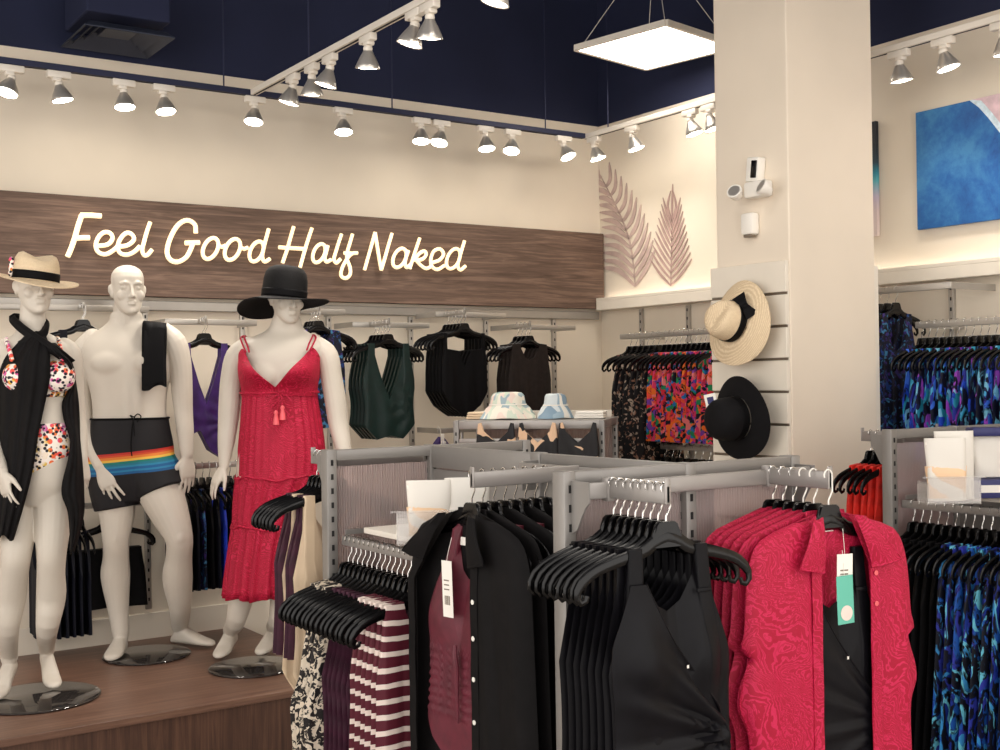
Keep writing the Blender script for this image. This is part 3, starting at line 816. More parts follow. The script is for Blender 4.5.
b = a + RH*.0
for i, (dx, dy, t, w, h, lab, lw) in enumerate([(-.0, .012, -.10, .115, .155, 'milky zip pouch with peach contents standing in the tray behind the black shirts', True),
        (.10, .012, -.14, .115, .165, 'milky grey zip pouch behind the tray pouch, beside the black shirt hooks', False)]):
    c = a + V((math.cos(math.radians(-30))*dx - math.sin(math.radians(-30))*dy, math.sin(math.radians(-30))*dx + math.cos(math.radians(-30))*dy, .006 if i == 0 else .001))
    pouch(c, math.radians(-30), lab, w, h, t, lw)
a = on_z(949, 503, 1.151)
pouch_holder(a, math.radians(-34), 'clear acrylic tray on the white shelf above the turquoise print tanks', None)
c34, s34 = math.cos(math.radians(-34)), math.sin(math.radians(-34))
pouch(a + V((c34*-.015 - s34*-.022, s34*-.015 + c34*-.022, .006)), math.radians(-34), 'milky zip pouch with peach contents in the tray above the turquoise print tanks', .13, .205, -.03)
pouch(a + V((c34*.035 - s34*.024, s34*.035 + c34*.024, .006)), math.radians(-28), 'milky zip pouch slipped behind the peach one above the turquoise print tanks', .13, .225, -.06, False)
pb = on_z(990, 497, 1.151)
o = thing('carton', 'navy carton lying on the white shelf above the turquoise print tanks', 'carton', pb + V((.01, 0, 0)), math.radians(-34))
MB().box((-.09, -.06, .001), (.10, .06, .062), .003).build('box_body', M['navy_box'], o, smooth=30)
MB().box((-.06, -.0606, .02), (.05, -.0596, .045)).build('label', M['white'], o, smooth=0)
pp = pb + V((.01, 0, .0635))
pouch(pp, math.radians(-34), 'milky pouch standing on the navy carton', .12, .14, -.05, False)
o = thing('cap', 'navy lid lying across the milky pouch on the navy carton', 'lid', pp + V((0, 0, .142)), math.radians(-34))
MB().box((-.075, -.035, 0), (.075, .035, .03), .008).build('lid_body', M['navy_box'], o, smooth=30)

# ------------------------------------------------------------------ small rack with the bucket hats
fa, fb = on_z(452.6, 420.5, ZG), on_z(604.7, 419.5, ZG)
ex = (fb - fa); WR = ex.length; ex = ex.normalized(); ey = V((-ex.y, ex.x, 0)); rzR = math.atan2(ex.y, ex.x)
fc = (fa + fb)/2; fc.z = 0
hr = thing('display_rack', 'low grey rack near the corner with bucket hats on top', 'display rack', fc, rzR)
h2 = WR/2
for sx in (-1, 1):
    for y in (0.016, .46):
        m = MB().box((sx*(h2 - .016) - .014, y - .014, .02), (sx*(h2 - .016) + .014, y + .014, ZG - .001), .003); slots(m, sx*(h2 - .016), y - .014, 'Y', .2, ZG - .06)
        m.build('post', [M['grey'], M['slot']], hr, smooth=30)
    MB().box((sx*(h2 - .016) - .012, .03, ZG - .04), (sx*(h2 - .016) + .012, .446, ZG - .002), .003).build('side_bar', M['grey'], hr, smooth=30)
for y in (.016, .46):
    MB().box((-h2 + .03, y - .012, ZG - .045), (h2 - .03, y + .012, ZG - .004), .003).build('top_bar', M['grey_rail'], hr, smooth=30)
MB().box((-h2 + .03, .03, ZG - .012), (h2 - .03, .446, ZG - .002)).build('top_shelf', M['grey_rail'], hr, smooth=0)
MB().box((-h2 + .03, .438, ZG), (h2 - .03, .446, ZG + .035), .002).build('back_lip', M['white_metal'], hr, smooth=0)
MB().box((-h2 + .03, .03, 1.02), (h2 - .03, .446, 1.035)).build('lower_shelf', M['grey_rail'], hr, smooth=0)
m = MB(); fluted(m, (-h2 + .03, .44, 0), (h2 - .03, .44, 0), .3, ZG - .05); m.build('fluted_panel', M['poly'], hr, smooth=0)
MB().box((-h2 + .04, -.028, ZG - .115), (h2 - .04, -.014, ZG - .09), .003).build('front_rail', M['grey_rail'], hr, smooth=30)
for sx in (-1, 1): MB().box((sx*(h2 - .05) - .003, -.016, ZG - .115), (sx*(h2 - .05) + .003, .01, ZG - .06)).build('rail_bracket', M['grey'], hr, smooth=0)
def bucket_hat(px, py, r, h, mat, lab, tilt, rz):
    p = T(*hr.location) @ RZ(rzR) @ V(((px - 528.6)/152*WR*1.03, py, 0)); p.z = ZG + .002
    prof = [(r, .0), (r*.97, .012), (r*.78, h*.38), (r*.66, h*.5), (r*.63, h*.56), (r*.58, h*.86), (r*.5, h*.96), (r*.3, h*1.0), (.001, h*1.0)]
    m = MB().lathe(prof, 32)
    for v in m.v:
        a = math.atan2(v.y, v.x); k = v.xy.length / r
        v.z = max(0.0, v.z + .012*k*k*math.sin(3*a + rz)*(.4 if v.z < .01 else 1))
        v.x *= 1 + .05*math.sin(2*a + rz); v.y *= .86
    o = thing('bucket_hat', lab, 'hat', p, rzR + rz, 'bucket hats')
    m.build('hat_body', mat, o)
    MB().tube([(r*.645*math.cos(a*PI/16), r*.645*.86*math.sin(a*PI/16), h*.53) for a in range(32)], .004, 6, closed=True).build('band_seam', M['white'], o)
    return o
bucket_hat(501, .19, .145, .135, M['hat_print'], 'pastel leaf print bucket hat on the low grey rack, the bigger of the two', 0, .3)
bucket_hat(549, .19, .105, .125, M['blue_hat_print'], 'pale blue striped bucket hat on the low grey rack, the smaller of the two', 0, 1.1)
p = T(*hr.location) @ RZ(rzR) @ V((.285, .2, 0)); o = thing('folded_cloth', 'folded white cloth lying on the low grey rack beside the bucket hats', 'cloth', (p.x, p.y, ZG + .001), rzR)
for k in range(3): MB().box((-.075 + k*.004, -.07, k*.012), (.075, .07 - k*.003, k*.012 + .0115), .005).build('fold', M['white'], o)
p = T(*hr.location) @ RZ(rzR) @ V((-.30, .2, 0)); o = thing('folded_cloth', 'small pale pink folded cloth at the end of the low grey rack', 'cloth', (p.x, p.y, ZG + .001), rzR)
for k in range(3): MB().box((-.055 + k*.004, -.06, k*.012), (.055, .06 - k*.003, k*.012 + .0115), .005).build('fold', M['cream'], o)

# ------------------------------------------------------------------ wall fittings
def standard_back(x, z0, z1, lab):
    m = MB().box((x - .014, YB - .022, z0), (x + .014, YB - .001, z1), .002)
    slots(m, x, YB - .022, 'Y', z0 + .03, z1 - .02, pitch=.05)
    o = m.build('wall_standard', [M['wallrail'], M['slot']], smooth=30, origin=(x, YB, z0))
    return tag(o, lab, 'wall standard', 'slotted uprights on the back wall')
SX = [.35, .87, 1.40, 1.92, 2.448, 2.96, 3.49, 4.02, 4.54]
for i, x in enumerate(SX[1:]):
    standard_back(x, .42, 1.95, f'slotted metal upright on the back wall, {ORD[7 - i]} from the corner')
def wall_rail_back(x0, x1, z, lab, y=5.84):
    o = thing('hang_rail', lab, 'hang rail', ((x0 + x1)/2, y, z), 0, 'hang rails on the back wall')
    MB().box((x0, y - .008, z - .03), (x1, y + .008, z), .004).build('bar', M['wallrail'], o, o.location, smooth=30)
    for x in (x0 + .012, x1 - .012):
        MB().box((x - .003, y, z - .03), (x + .003, YB - .023, z), .001).build('bracket', M['wallrail'], o, o.location, smooth=0)
    return o
zl = on_y(370, 322, 5.84).z; zu = on_y(450, 312, 5.84).z
wall_rail_back(SX[0] + .02, SX[3] - .02, zu, 'upper rail on the back wall behind the shirtless mannequin', y=5.95)
wall_rail_back(SX[3] + .02, SX[4] - .02, zl, 'rail on the back wall carrying the purple wrap top')
wall_rail_back(SX[4] + .02, SX[5] - .02, zu, 'rail on the back wall behind the mannequin in the crimson dress')
wall_rail_back(SX[5] + .02, SX[6] - .02, zl, 'rail on the back wall carrying the bottle green swimsuits')
wall_rail_back(SX[6] + .02, SX[7] - .02, zu, 'rail on the back wall carrying the black strappy suits')
wall_rail_back(SX[7] + .02, SX[8] - .02, zl, 'rail on the back wall carrying the dark brown tanks')
zlow = on_y(215, 462, 5.84).z
wall_rail_back(SX[3] + .02, SX[5] - .02, zlow, 'lower rail on the back wall full of black and blue trunks')
zlow2 = on_y(100, 502, 5.975).z
wall_rail_back(SX[0] + .02, SX[3] - .02, zlow2, 'lower rail on the back wall behind the legs of the mannequins', y=5.975)
zlow3 = on_y(420, 429, 5.84).z
wall_rail_back(SX[6] + .02, SX[7] - .02, zlow3, 'lower rail on the back wall with the hung purple pouch')
def back_arm(x, z, L, lab, y0=5.84):
    m = MB(); arm_bar(m, (x, y0 - .009, z - .001), (0, -1, 0), L, h=.024, w=.012)
    o = m.build('face_out_arm', M['wallrail'], smooth=30, origin=(x, 5.84, z))
    return tag(o, lab, 'hanging arm', 'hanging arms on the back wall')
# side wall
def standard_side(y, z0, z1, lab):
    m = MB().box((XR - .022, y - .014, z0), (XR - .001, y + .014, z1), .002)
    slots(m, y, XR - .022, 'X', z0 + .03, z1 - .02, pitch=.05)
    o = m.build('wall_standard', [M['wallrail'], M['slot']], smooth=30, origin=(XR, y, z0))
    return tag(o, lab, 'wall standard', 'slotted uprights on the side wall')
for px, lab in ((643, 'slotted upright on the side wall, over the black ditsy floral garments'), (690, 'slotted upright on the side wall, over the bright tropical garments'),
                (954, 'slotted upright on the side wall, over the blue print suits')):
    standard_side(on_x(px, 320, XR).y, .5, zb - .01, lab)
def wall_rail_side(y0, y1, z, x, lab):
    o = thing('hang_rail', lab, 'hang rail', (x, (y0 + y1)/2, z), 0, 'hang rails on the side wall')
    MB().box((x - .008, y0, z - .03), (x + .008, y1, z), .004).build('bar', M['wallrail'], o, o.location, smooth=30)
    for y in (y0 + .012, y1 - .012):
        MB().box((x, y - .003, z - .03), (XR - .003, y + .003, z), .001).build('bracket', M['wallrail'], o, o.location, smooth=0)
    return o
XS = 4.60
zs = on_x(705, 329, XS).z
wall_rail_side(4.47, 5.50, zs, XS, 'rail on the side wall carrying the floral garments in the corner')
wall_rail_side(4.47, 5.50, 1.19, XS, 'lower rail on the side wall under the bright tropical garments')
zs2 = on_x(1000, 317, XS).z
wall_rail_side(1.9, on_x(916, 322, XS).y, zs2, XS, 'rail on the side wall carrying the blue print suits')
zs3 = on_x(890, 287, XS).z
wall_rail_side(on_x(952, 281, XS).y, 4.05, zs3, XS, 'higher rail on the side wall next to the pillar')
# ------------------------------------------------------------------ hangers and clothes
def mir(p): return p + [(-u, z) for u, z in reversed(p) if u != 0]
HZ = [(0, -.108), (.03, -.117), (.055, -.132), (.13, -.150), (.18, -.166), (.205, -.184)]
def hanger_z(x): return sinterp(HZ, abs(x))
def make_hanger(label, loc, rz, group, hook='chrome'):
    o = thing('clothes_hanger', label, 'hanger', loc, rz, group)
    m = MB(); pts = []; rs = []
    for i in range(25):
        x = lerp(-.205, .205, i/24); pts.append(V((x, 0, hanger_z(x)))); rs.append(lerp(.0165, .0115, abs(x)/.205))
    e = [(.215, -.198), (.217, -.213), (.208, -.223), (.196, -.219), (.193, -.209)]
    tail = [V((x, 0, z)) for x, z in e]
    pts = [V((-p.x, 0, p.z)) for p in reversed(tail)] + pts + tail
    rs = [.0055, .006, .0065, .008, .0095] + rs + [.0095, .008, .0065, .006, .0055]
    m.tube(pts, rs, 8, flat=(V((0, 1, 0)), .5))
    # broad neck block
    nk = []
    for z, w in ((-.076, .019), (-.082, .028), (-.100, .035), (-.116, .042), (-.128, .060)):
        nk.append([V((w*sx, .0062*sy, z - (.006 if abs(sx) > .9 and z < -.11 else 0))) for sx, sy in ((-1,-.4),(-.9,-1),(.9,-1),(1,-.4),(1,.4),(.9,1),(-.9,1),(-1,.4))])
    m.loft(nk)
    m.build('hanger_body', M['black_plastic'], o)
    hp = []
    for i in range(15):
        a = math.radians(205 - i*205/14); hp.append(V((.0115*math.cos(a), 0, -.0095 + .0125*math.sin(a))))
    hp += [V((.0115, 0, -.046)), V((.006, 0, -.056)), V((0, 0, -.066)), V((0, 0, -.086))]
    MB().tube(hp, .0019, 6).build('hook', M[hook], o)
    return o
HG = {}
def hang_hanger(loc, rz, label, group, hook='chrome'):
    if hook not in HG:
        HG[hook] = make_hanger(label, loc, rz, group, hook); return HG[hook]
    c = copy_tree(HG[hook]); c.location = loc; c.rotation_euler = (0, 0, rz); return tag(c, label, None, group)

def us(nu, *bps):
    s = set(round(-1 + 2*i/nu, 4) for i in range(nu + 1))
    for b in bps:
        for u, _ in b: s.add(round(u, 4))
    return sorted(s)
def garment(m, W, top, bot, Tk=.011, topb=None, folds=((9, .003, 3),), nu=28, nv=20, seed=0, p=8, ruche=None, bust=0, mi=0, skew=0):
    """closed double layer of cloth on a hanger: x = u*W(z); the front faces -y"""
    topb = topb or top
    U = us(nu, top, topb, bot); n = len(U)
    rnd = random.Random(seed); ph = [rnd.uniform(0, 6.28) for _ in folds]
    vs = []
    for side in (-1, 1):
        tp = top if side < 0 else topb
        for j in range(nv + 1):
            v = j / nv
            for u in U:
                zt, zb_ = interp(tp, u), interp(bot, u)
                z = lerp(zt, zb_, v)
                e = max(0, 1 - abs(u) ** p) ** .5
                y = side * Tk * (.75 + .25*min(1, v*3)) * e
                f = 0
                for (k, a, zk), h in zip(folds, ph):
                    f += a * math.sin(k*u*1.6 + h + z*zk) * min(1, v*2.2)
                if side < 0:
                    if ruche:
                        cu, cz, am, fr = ruche
                        dx, dz = (u - cu)*sinterp(W, z), z - cz
                        d = math.hypot(dx, dz); th = math.atan2(dz, dx)
                        f += am * math.sin(fr*th) * min(1, d/.05) * max(0, 1 - d/.26) * min(1, v*4)
                    if bust:
                        b = math.exp(-(((abs(u) - .48)/.3)**2 + ((z + .36)/.07)**2)); f -= bust*b
                vs.append(V((u*sinterp(W, z) + skew*(z + .15), y + f*(e ** .5 if side < 0 else e), z)))
    row = n; blk = n*(nv + 1); fs = []
    for s in (0, 1):
        for j in range(nv):
            for i in range(n - 1):
                a = s*blk + j*row + i; q_ = (a, a + 1, a + row + 1, a + row)
                fs.append(q_ if s == 0 else tuple(reversed(q_)))
    for i in range(n - 1):
        fs.append((i + 1, i, blk + i, blk + i + 1)); b = nv*row
        fs.append((b + i, b + i + 1, blk + b + i + 1, blk + b + i))
    for j in range(nv):
        fs.append((j*row, (j+1)*row, blk + (j+1)*row, blk + j*row)); c = n - 1
        fs.append(((j+1)*row + c, j*row + c, blk + j*row + c, blk + (j+1)*row + c))
    return m.add(vs, fs, mi)
def neckline(m, W, top, u0, u1, Tk, r=.0025, skew=0):
    pts = []
    for i in range(25):
        u = lerp(u0, u1, i/24); z = interp(top, u)
        pts.append(V((u*sinterp(W, z) + skew*(z + .15), -Tk*.7, z)))
    m.tube(pts, r, 6)
W_SUIT = [(-.9, .13), (-.72, .155), (-.55, .145), (-.45, .145), (-.34, .15), (-.2, .146), (-.1, .142)]
TOP_V = mir([(-1, -.37), (-.9, -.30), (-.78, -.205), (-.765, -.126), (-.54, -.126), (-.52, -.19), (-.25, -.33), (0, -.43)])
TOP_VB = mir([(-1, -.37), (-.9, -.33), (-.78, -.25), (-.765, -.126), (-.54, -.126), (-.52, -.19), (-.25, -.24), (0, -.26)])
TOP_WRAP = [(-1, -.37), (-.88, -.27), (-.78, -.205), (-.765, -.126), (-.54, -.126), (-.52, -.20), (-.2, -.32), (.15, -.42), (.45, -.34), (.53, -.25), (.55, -.126), (.765, -.126), (.78, -.23), (.9, -.31), (1, -.37)]
TOP_SQ = mir([(-1, -.34), (-.86, -.26), (-.76, -.2), (-.74, -.128), (-.5, -.126), (-.48, -.20), (-.3, -.28), (0, -.31)])
TOP_TANK = mir([(-1, -.33), (-.9, -.24), (-.86, -.15), (-.84, -.128), (-.48, -.122), (-.44, -.15), (-.25, -.20), (0, -.22)])
BOT_LEG = mir([(-1, -.66), (-.8, -.71), (-.45, -.81), (-.2, -.86), (0, -.87)])
BOT_HEM = mir([(-1, -.62), (0, -.635)])
def G_vsuit(m): garment(m, W_SUIT, TOP_WRAP, BOT_LEG, .0088, TOP_VB, folds=((5, .0014, 4), (13, .0007, -3)), ruche=(1.05, -.50, .0016, 16), seed=1)
def G_vplain(m): garment(m, W_SUIT, TOP_V, BOT_LEG, .010, TOP_VB, folds=((6, .003, 3), (15, .0015, 5)), ruche=(0, -.44, .003, 12), seed=2)
def G_tank(m): garment(m, [(-.7, .165), (-.4, .15), (-.3, .15), (-.1, .14)], TOP_TANK, BOT_HEM, .011, folds=((7, .003, 2), (17, .0012, 3)), seed=3)
def G_tunic(m): garment(m, [(-.95, .22), (-.6, .185), (-.4, .165), (-.3, .16), (-.1, .14)], TOP_TANK, mir([(-1, -.82), (-.5, -.86), (0, -.83)]), .0115, folds=((7, .003, 2), (17, .0015, 3)), seed=13)
def G_widetank(m): garment(m, [(-.9, .19), (-.6, .185), (-.46, .19), (-.4, .165), (-.3, .15), (-.1, .14)], TOP_TANK, mir([(-1, -.80), (0, -.82)]), .0115, folds=((7, .003, 2), (17, .0012, 3)), seed=23)
def G_strap(m): garment(m, [(-.7, .165), (-.45, .15), (-.3, .15), (-.1, .14)], TOP_SQ, BOT_HEM, .010, folds=((7, .003, 2), (17, .0012, 3)), seed=4)
def G_long(m): garment(m, [(-1.0, .22), (-.5, .16), (-.35, .15), (-.1, .14)], TOP_SQ, mir([(-1, -.86), (0, -.88)]), .012, folds=((9, .004, 1), (19, .0015, 3)), seed=5)
def G_strappy(m): garment(m, [(-.9, .13), (-.62, .16), (-.42, .15), (-.3, .15), (-.1, .15)], mir([(-1, -.36), (-.95, -.27), (-.9, -.22), (-.89, -.132), (-.78, -.130), (-.77, -.22), (-.3, -.23), (0, -.32)]), mir([(-1, -.45), (-.6, -.54), (0, -.60)]), .010, folds=((5, .003, 3), (13, .001, 3)), seed=6)
def G_shorts(m): garment(m, [(-.6, .185), (-.36, .17), (-.25, .155), (-.1, .15)], mir([(-1, -.225), (0, -.225)]), mir([(-1, -.52), (-.06, -.51), (0, -.40)]), .012, folds=((6, .003, 2),), seed=7)
def G_wraptop(m): garment(m, [(-.9, .13), (-.7, .125), (-.5, .125), (-.35, .145), (-.1, .15)], TOP_V, [(-1, -.60), (-.3, -.56), (.1, -.66), (.6, -.70), (1, -.66)], .011, TOP_V, folds=((5, .003, 4),), ruche=(1.1, -.52, .006, 14), seed=18, nu=40, nv=40)
def G_drape(m): garment(m, [(-.9, .13), (-.6, .16), (-.45, .15), (-.3, .17), (-.1, .16)], TOP_V, mir([(-1, -.56), (-.5, -.64), (0, -.62)]), .011, TOP_V, folds=((5, .003, 4),), ruche=(1.1, -.47, .006, 12), seed=8)
GS = {'vsuit': G_vsuit, 'vplain': G_vplain, 'tank': G_tank, 'tunic': G_tunic, 'widetank': G_widetank, 'strap': G_strap, 'long': G_long, 'strappy': G_strappy, 'shorts': G_shorts, 'drape': G_drape, 'wraptop': G_wraptop}
GP = {}
def hang_garment(kind, mat, loc, rz, name, label, cat, group):
    key = (kind, mat, name)
    if key not in GP:
        m = MB(); GS[kind](m)
        o = m.build(name, M[mat], smooth=70); GP[key] = o
    else:
        o = GP[key].copy(); COL.objects.link(o)
    o.location = loc; o.rotation_euler = (0, 0, rz)
    return tag(o, label, cat, group)
def hpair(i, loc, rz, kind, mat, gname, glabel, cat, ggroup, hlabel, hgroup, hook='chrome', jit=1.2, dz=0.0):
    rz += math.radians(random.uniform(-jit, jit))
    hang_hanger(loc, rz, hlabel, hgroup, hook)
    if kind: hang_garment(kind, mat, (loc[0], loc[1], loc[2] + dz), rz, gname, glabel, cat, ggroup)
ZA = 1.3535    # resting height of hooks on the face-out arms
# --- R1 black swimsuits on the first arm of the front crossbar
xa, yb = R1['cx'] - .285, R1['yn'] - .068
NB = 8
for i in range(NB):                    # i = 0 is at the back
    y = yb - .015 - i * .0238
    r = NB - 1 - i
    lab = 'front' if r == 0 else ORD[r] + ' behind the front one'
    last = r == 0
    hpair(i, (xa, y, ZA), math.radians(-5 if last else -1.5), None if last else 'vsuit', 'black_satin', 'swimsuit', f'black wrap swimsuit on the front rack, {lab}', 'swimsuit', 'black wrap swimsuits on the front rack',
          f'black hanger of the black wrap swimsuits, {lab}' if not last else 'foremost black hanger of the black wrap swimsuits', 'hangers of the black wrap swimsuits', jit=.5)
def front_suit(loc, rz, label, group, mat='black_satin', bump=.022, fold=.0125, Tk=.011):
    o = thing('swimsuit', label, 'swimsuit', loc, rz, group)
    W = [(-.9, .13), (-.72, .158), (-.55, .148), (-.45, .148), (-.34, .152), (-.2, .130), (-.1, .125)]
    m = MB(); garment(m, W, TOP_WRAP, BOT_LEG, Tk, TOP_VB, folds=((5, .0025, 4), (12, .001, -3)), bust=bump*.8, nu=56, nv=56, seed=11, skew=-.02)
    m.build('body', M[mat], o, smooth=80)
    # crossing layer: from the strap across the bust to the opposite side of the waist
    rows = []; edge = []
    for j in range(61):
        z = lerp(-.196, -.845, j/60); w = sinterp(W, z) ; wl = w*lerp(.80, .995, min(1, (-z - .196)/.12))
        xe = sinterp([(-.85, .04), (-.74, .10), (-.60, .13), (-.53, .133), (-.47, .112), (-.40, .058), (-.30, -.014), (-.196, -.066)], z)
        row = []
        for k in range(37):
            x = lerp(-wl, xe, k/36); u = x/w; e = max(0, 1 - min(1, abs(u)) ** 8) ** .5
            b = math.exp(-(((u + .50)/.36)**2 + ((z + .36)/.085)**2)) + .5*math.exp(-(((u - .48)/.3)**2 + ((z + .36)/.07)**2))
            dx, dz = (u - 1.06)*w, z + .53; d = math.hypot(dx, dz); th = math.atan2(dz, dx)
            f = fold*(math.sin(17*th + .6) + .45*math.sin(31*th))*min(1, d/.06)*max(0, 1 - d/.34)*min(1, j/14)
            row.append(V((x - .02*(z + .15), -(Tk + .0045)*max(.5, e) - bump*b + f, z)))
        rows.append(row); edge.append(row[-1])
    m = MB(); m.grid(rows, .0025); ov = m.build('wrap_layer', M[mat], o, smooth=80)
    m = MB(); m.tube(edge[:48], .0022, 6); m.build('wrap_edge', M[mat], ov)
    for s in (-1, 1):
        MB().box((s*.083 - .018, -.0135, -.226), (s*.083 + .018, -.0095, -.217), .001).build('strap_seam', M[mat], o)
    MB().box((.03, -.0205, -.375), (.035, -.019, -.368), .0005).build('care_label', M['white'], o)
    return o
front_suit((xa, yb - .018 - 7*.0238, ZA), math.radians(-5), 'foremost black wrap swimsuit on the front rack, with gathered folds at the waist', 'black wrap swimsuits on the front rack')
# --- raspberry shirts on the second arm
W_SH = [(-.95, .245), (-.62, .235), (-.555, .24), (-.50, .262), (-.46, .258), (-.385, .235), (-.378, .255), (-.34, .246), (-.27, .240), (-.21, .232), (-.165, .216), (-.138, .188), (-.122, .14), (-.111, .10), (-.101, .06), (-.092, .03)]
def shirt_sheet(W, xs0, xs1, side, z0f, z1, Tk, nx=18, nz=44, seed=0, amp=.004):
    """one cloth layer from x = xs0(z) to xs1(z); z0f gives the top edge for each column"""
    rnd = random.Random(seed); ph = rnd.uniform(0, 6)
    rows = []
    for j in range(nz + 1):
        v = j/nz; row = []
        for i in range(nx + 1):
            t = i/nx; z = lerp(z0f(t), z1, v)
            a, b = xs0(z), xs1(z); x = lerp(a, b, t)
            w = sinterp(W, z); e = max(0, 1 - (abs(x)/max(w, .001)) ** 6) ** .5 if w > .001 else 0
            y = side*Tk*(.6 + .4*min(1, (-z - .1)*6))*e + amp*math.sin(x*55 + ph + z*3)*min(1, v*2) + amp*.5*math.sin(x*120 + ph*2 + z*9)*min(1, v*2)
            row.append(V((x, y, z)))
        rows.append(row)
    return rows
def open_shirt(loc, rz, label, group, mat, W, xl, xr, length, inner=None, inner_mat=None, tags=True, cat='shirt', name='shirt', drop=.10, buttons=()):
    o = thing(name, label, cat, loc, rz, group)
    Tk = .024
    w = lambda z: sinterp(W, z)
    m = MB()
    m.grid(shirt_sheet(W, lambda z: -w(z), lambda z: w(z), 1, lambda t: -.096, -length, Tk*.62, 26, seed=1), .002)
    m.build('back', M[mat], o, smooth=80)
    oxl = lambda z: lerp(-.052, xl, min(1, (-z - .11)/drop)); oxr = lambda z: lerp(.052, xr, min(1, (-z - .11)/drop))
    m = MB(); m.grid(shirt_sheet(W, lambda z: -w(z), lambda z: max(oxl(z), -w(z) + .004), -1, lambda t: lerp(-.112, -.098, t), -length, Tk, 18, seed=2), .0025)
    m.build('front_panel', M[mat], o, smooth=80)
    m = MB(); m.grid(shirt_sheet(W, lambda z: min(oxr(z), w(z) - .004), lambda z: w(z), -1, lambda t: lerp(-.098, -.112, t), -length, Tk, 18, seed=3), .0025)
    m.build('front_panel', M[mat], o, smooth=80)
    # collar: two folded points and a stand round the neck
    for s, xe in ((-1, xl), (1, xr)):
        ox = oxl if s < 0 else oxr
        rows = []
        for i in range(11):
            t = i/10; z = lerp(-.104, -.118 - .098, t); xin = ox(z)
            wd = min(lerp(.022, .074, t), max(.02, .222 - abs(xin)))
            yy = -Tk - .0085 - .006*math.sin(PI*t)
            rows.append([V((xin - s*.004, yy, z + .006 - .010*t)), V((xin + s*wd*.5, yy - .010 - .004*t, z + .004)), V((xin + s*wd, yy - .004 - .008*t, z + .010*t))])
        m = MB(); m.grid(rows, .004); m.tube([r[2] for r in rows] + [rows[-1][1], rows[-1][0]], .0036, 6); m.build('collar', M[mat], o, smooth=60)
        # placket strip
        rows = []
        for i in range(25):
            z = lerp(-.20, -length + .003, i/24); x0 = ox(z)
            rows.append([V((x0 + s*k, -Tk - .0035 + .0008*math.sin(i), z)) for k in (-.002, .012, .026)])
        MB().grid(rows, .002).build('placket', M[mat], o, smooth=60)
    st = [V((.056*math.cos(a), .012 + .016*math.sin(a) - .004, -.106)) for a in [PI*k/12 for k in range(13)]]
    rows = [[p + V((0, 0, -.012)) for p in st], [p + V((0, .003, .016)) for p in st]]
    MB().grid(rows, .003).build('collar_stand', M[mat], o, smooth=60)
    for (s, z) in buttons:
        x = (oxr(z) + .012) if s > 0 else (oxl(z) - .012)
        MB().lathe([(.0015, .0), (.0055, .0005), (.006, .002), (.004, .0028), (.0005, .002)], 14, M=T(x, -Tk - .006, z) @ RX(PI/2)).build('button', M['white' if mat != 'red' else 'trim_pink'], o)
    return o
xb = R1['cx'] + .198
NR = 6
rsh = None
def closed_shirt(m, W, length, seed, Tk=.0125):
    garment(m, W, mir([(-1, -.10), (-.8, -.092), (0, -.092)]), mir([(-1, -length), (0, -length - .01)]), Tk, folds=((8, .002, 2), (19, .001, 4)), nu=30, nv=40, seed=seed, p=7)
m = MB(); closed_shirt(m, W_SH, .78, 5); shirt0 = m.build('shirt', M['red'], smooth=75)
for i in range(NR):
    y = yb - .022 - i * .031; r = NR - 1 - i; rz = math.radians(-7 + r*.8)
    if r == 0:
        front_loc = (xb, y - .012, ZA); front_rz = rz
        hang_hanger((xb, y - .012, ZA), rz, 'foremost black hanger of the raspberry shirts', 'hangers of the raspberry shirts', 'white')
    else:
        o = shirt0 if i == 0 else shirt0.copy()
        if i: COL.objects.link(o)
        o.location = (xb, y, ZA); o.rotation_euler = (0, 0, rz)
        tag(o, f'raspberry leaf print shirt on the front rack, {ORD[r-1]} behind the open one', 'shirt', 'raspberry shirts behind the open one')
        hang_hanger((xb, y, ZA), rz, f'black hanger of the raspberry shirts, {ORD[r-1]} behind the foremost', 'hangers of the raspberry shirts', 'white' if r < 3 else 'chrome')
sh = open_shirt(front_loc, front_rz, 'foremost raspberry leaf print shirt, hung open over a black wrap swimsuit', None, 'red', W_SH, -.05, .098, .80, buttons=((1, -.235), (1, -.305)))
front_suit((front_loc[0], front_loc[1], front_loc[2] - .05), front_rz, 'black wrap swimsuit hung inside the open raspberry shirt', None, bump=.004, fold=.005, Tk=.008)
def swing_tag(loc, rz, x, z, label, w, h, mat, seal=False, y=-.03, tilt=.05):
    o = thing('price_tag', label, 'price tag', V(loc) + V((-math.sin(rz)*-y*-1 + math.cos(rz)*x, math.cos(rz)*y + math.sin(rz)*x, z)), rz)
    Mx = RY(tilt)
    MB().box((-w/2, -.0006, -h), (w/2, .0006, 0), .0004, M=Mx).build('card', M[mat], o, smooth=0)
    MB().tube([(0, 0, -.004), (.002, .004, .02), (.006, .012, .055)], .0007, 5).build('string', M['white'], o)
    if seal:
        MB().lathe([(.017, 0), (.017, .0008), (.0005, .001)], 24, M=Mx @ T(.002, -.0006, -h + .024) @ RX(PI/2)).build('round_seal', M['seal'], o)
    else:
        b = MB()
        for k in range(7): b.box((-w*.28 + k*w*.08, -.0011, -h*.78), (-w*.28 + k*w*.08 + .0012 + .001*(k % 2), -.0007, -h*.62), M=Mx)
        for k in range(3): b.box((-w*.3, -.0011, -h*(.36 + .08*k)), (w*.2, -.0007, -h*(.36 + .08*k) + .003), M=Mx)
        b.build('print', M['groove'], o, smooth=0)
    return o
M['seal'] = plain('pale_seal', (226, 206, 196), .5)
swing_tag(front_loc, front_rz, .018, -.185, 'white price tag hanging at the neck of the open raspberry shirt', .046, .105, 'white', False, -.030, .03)
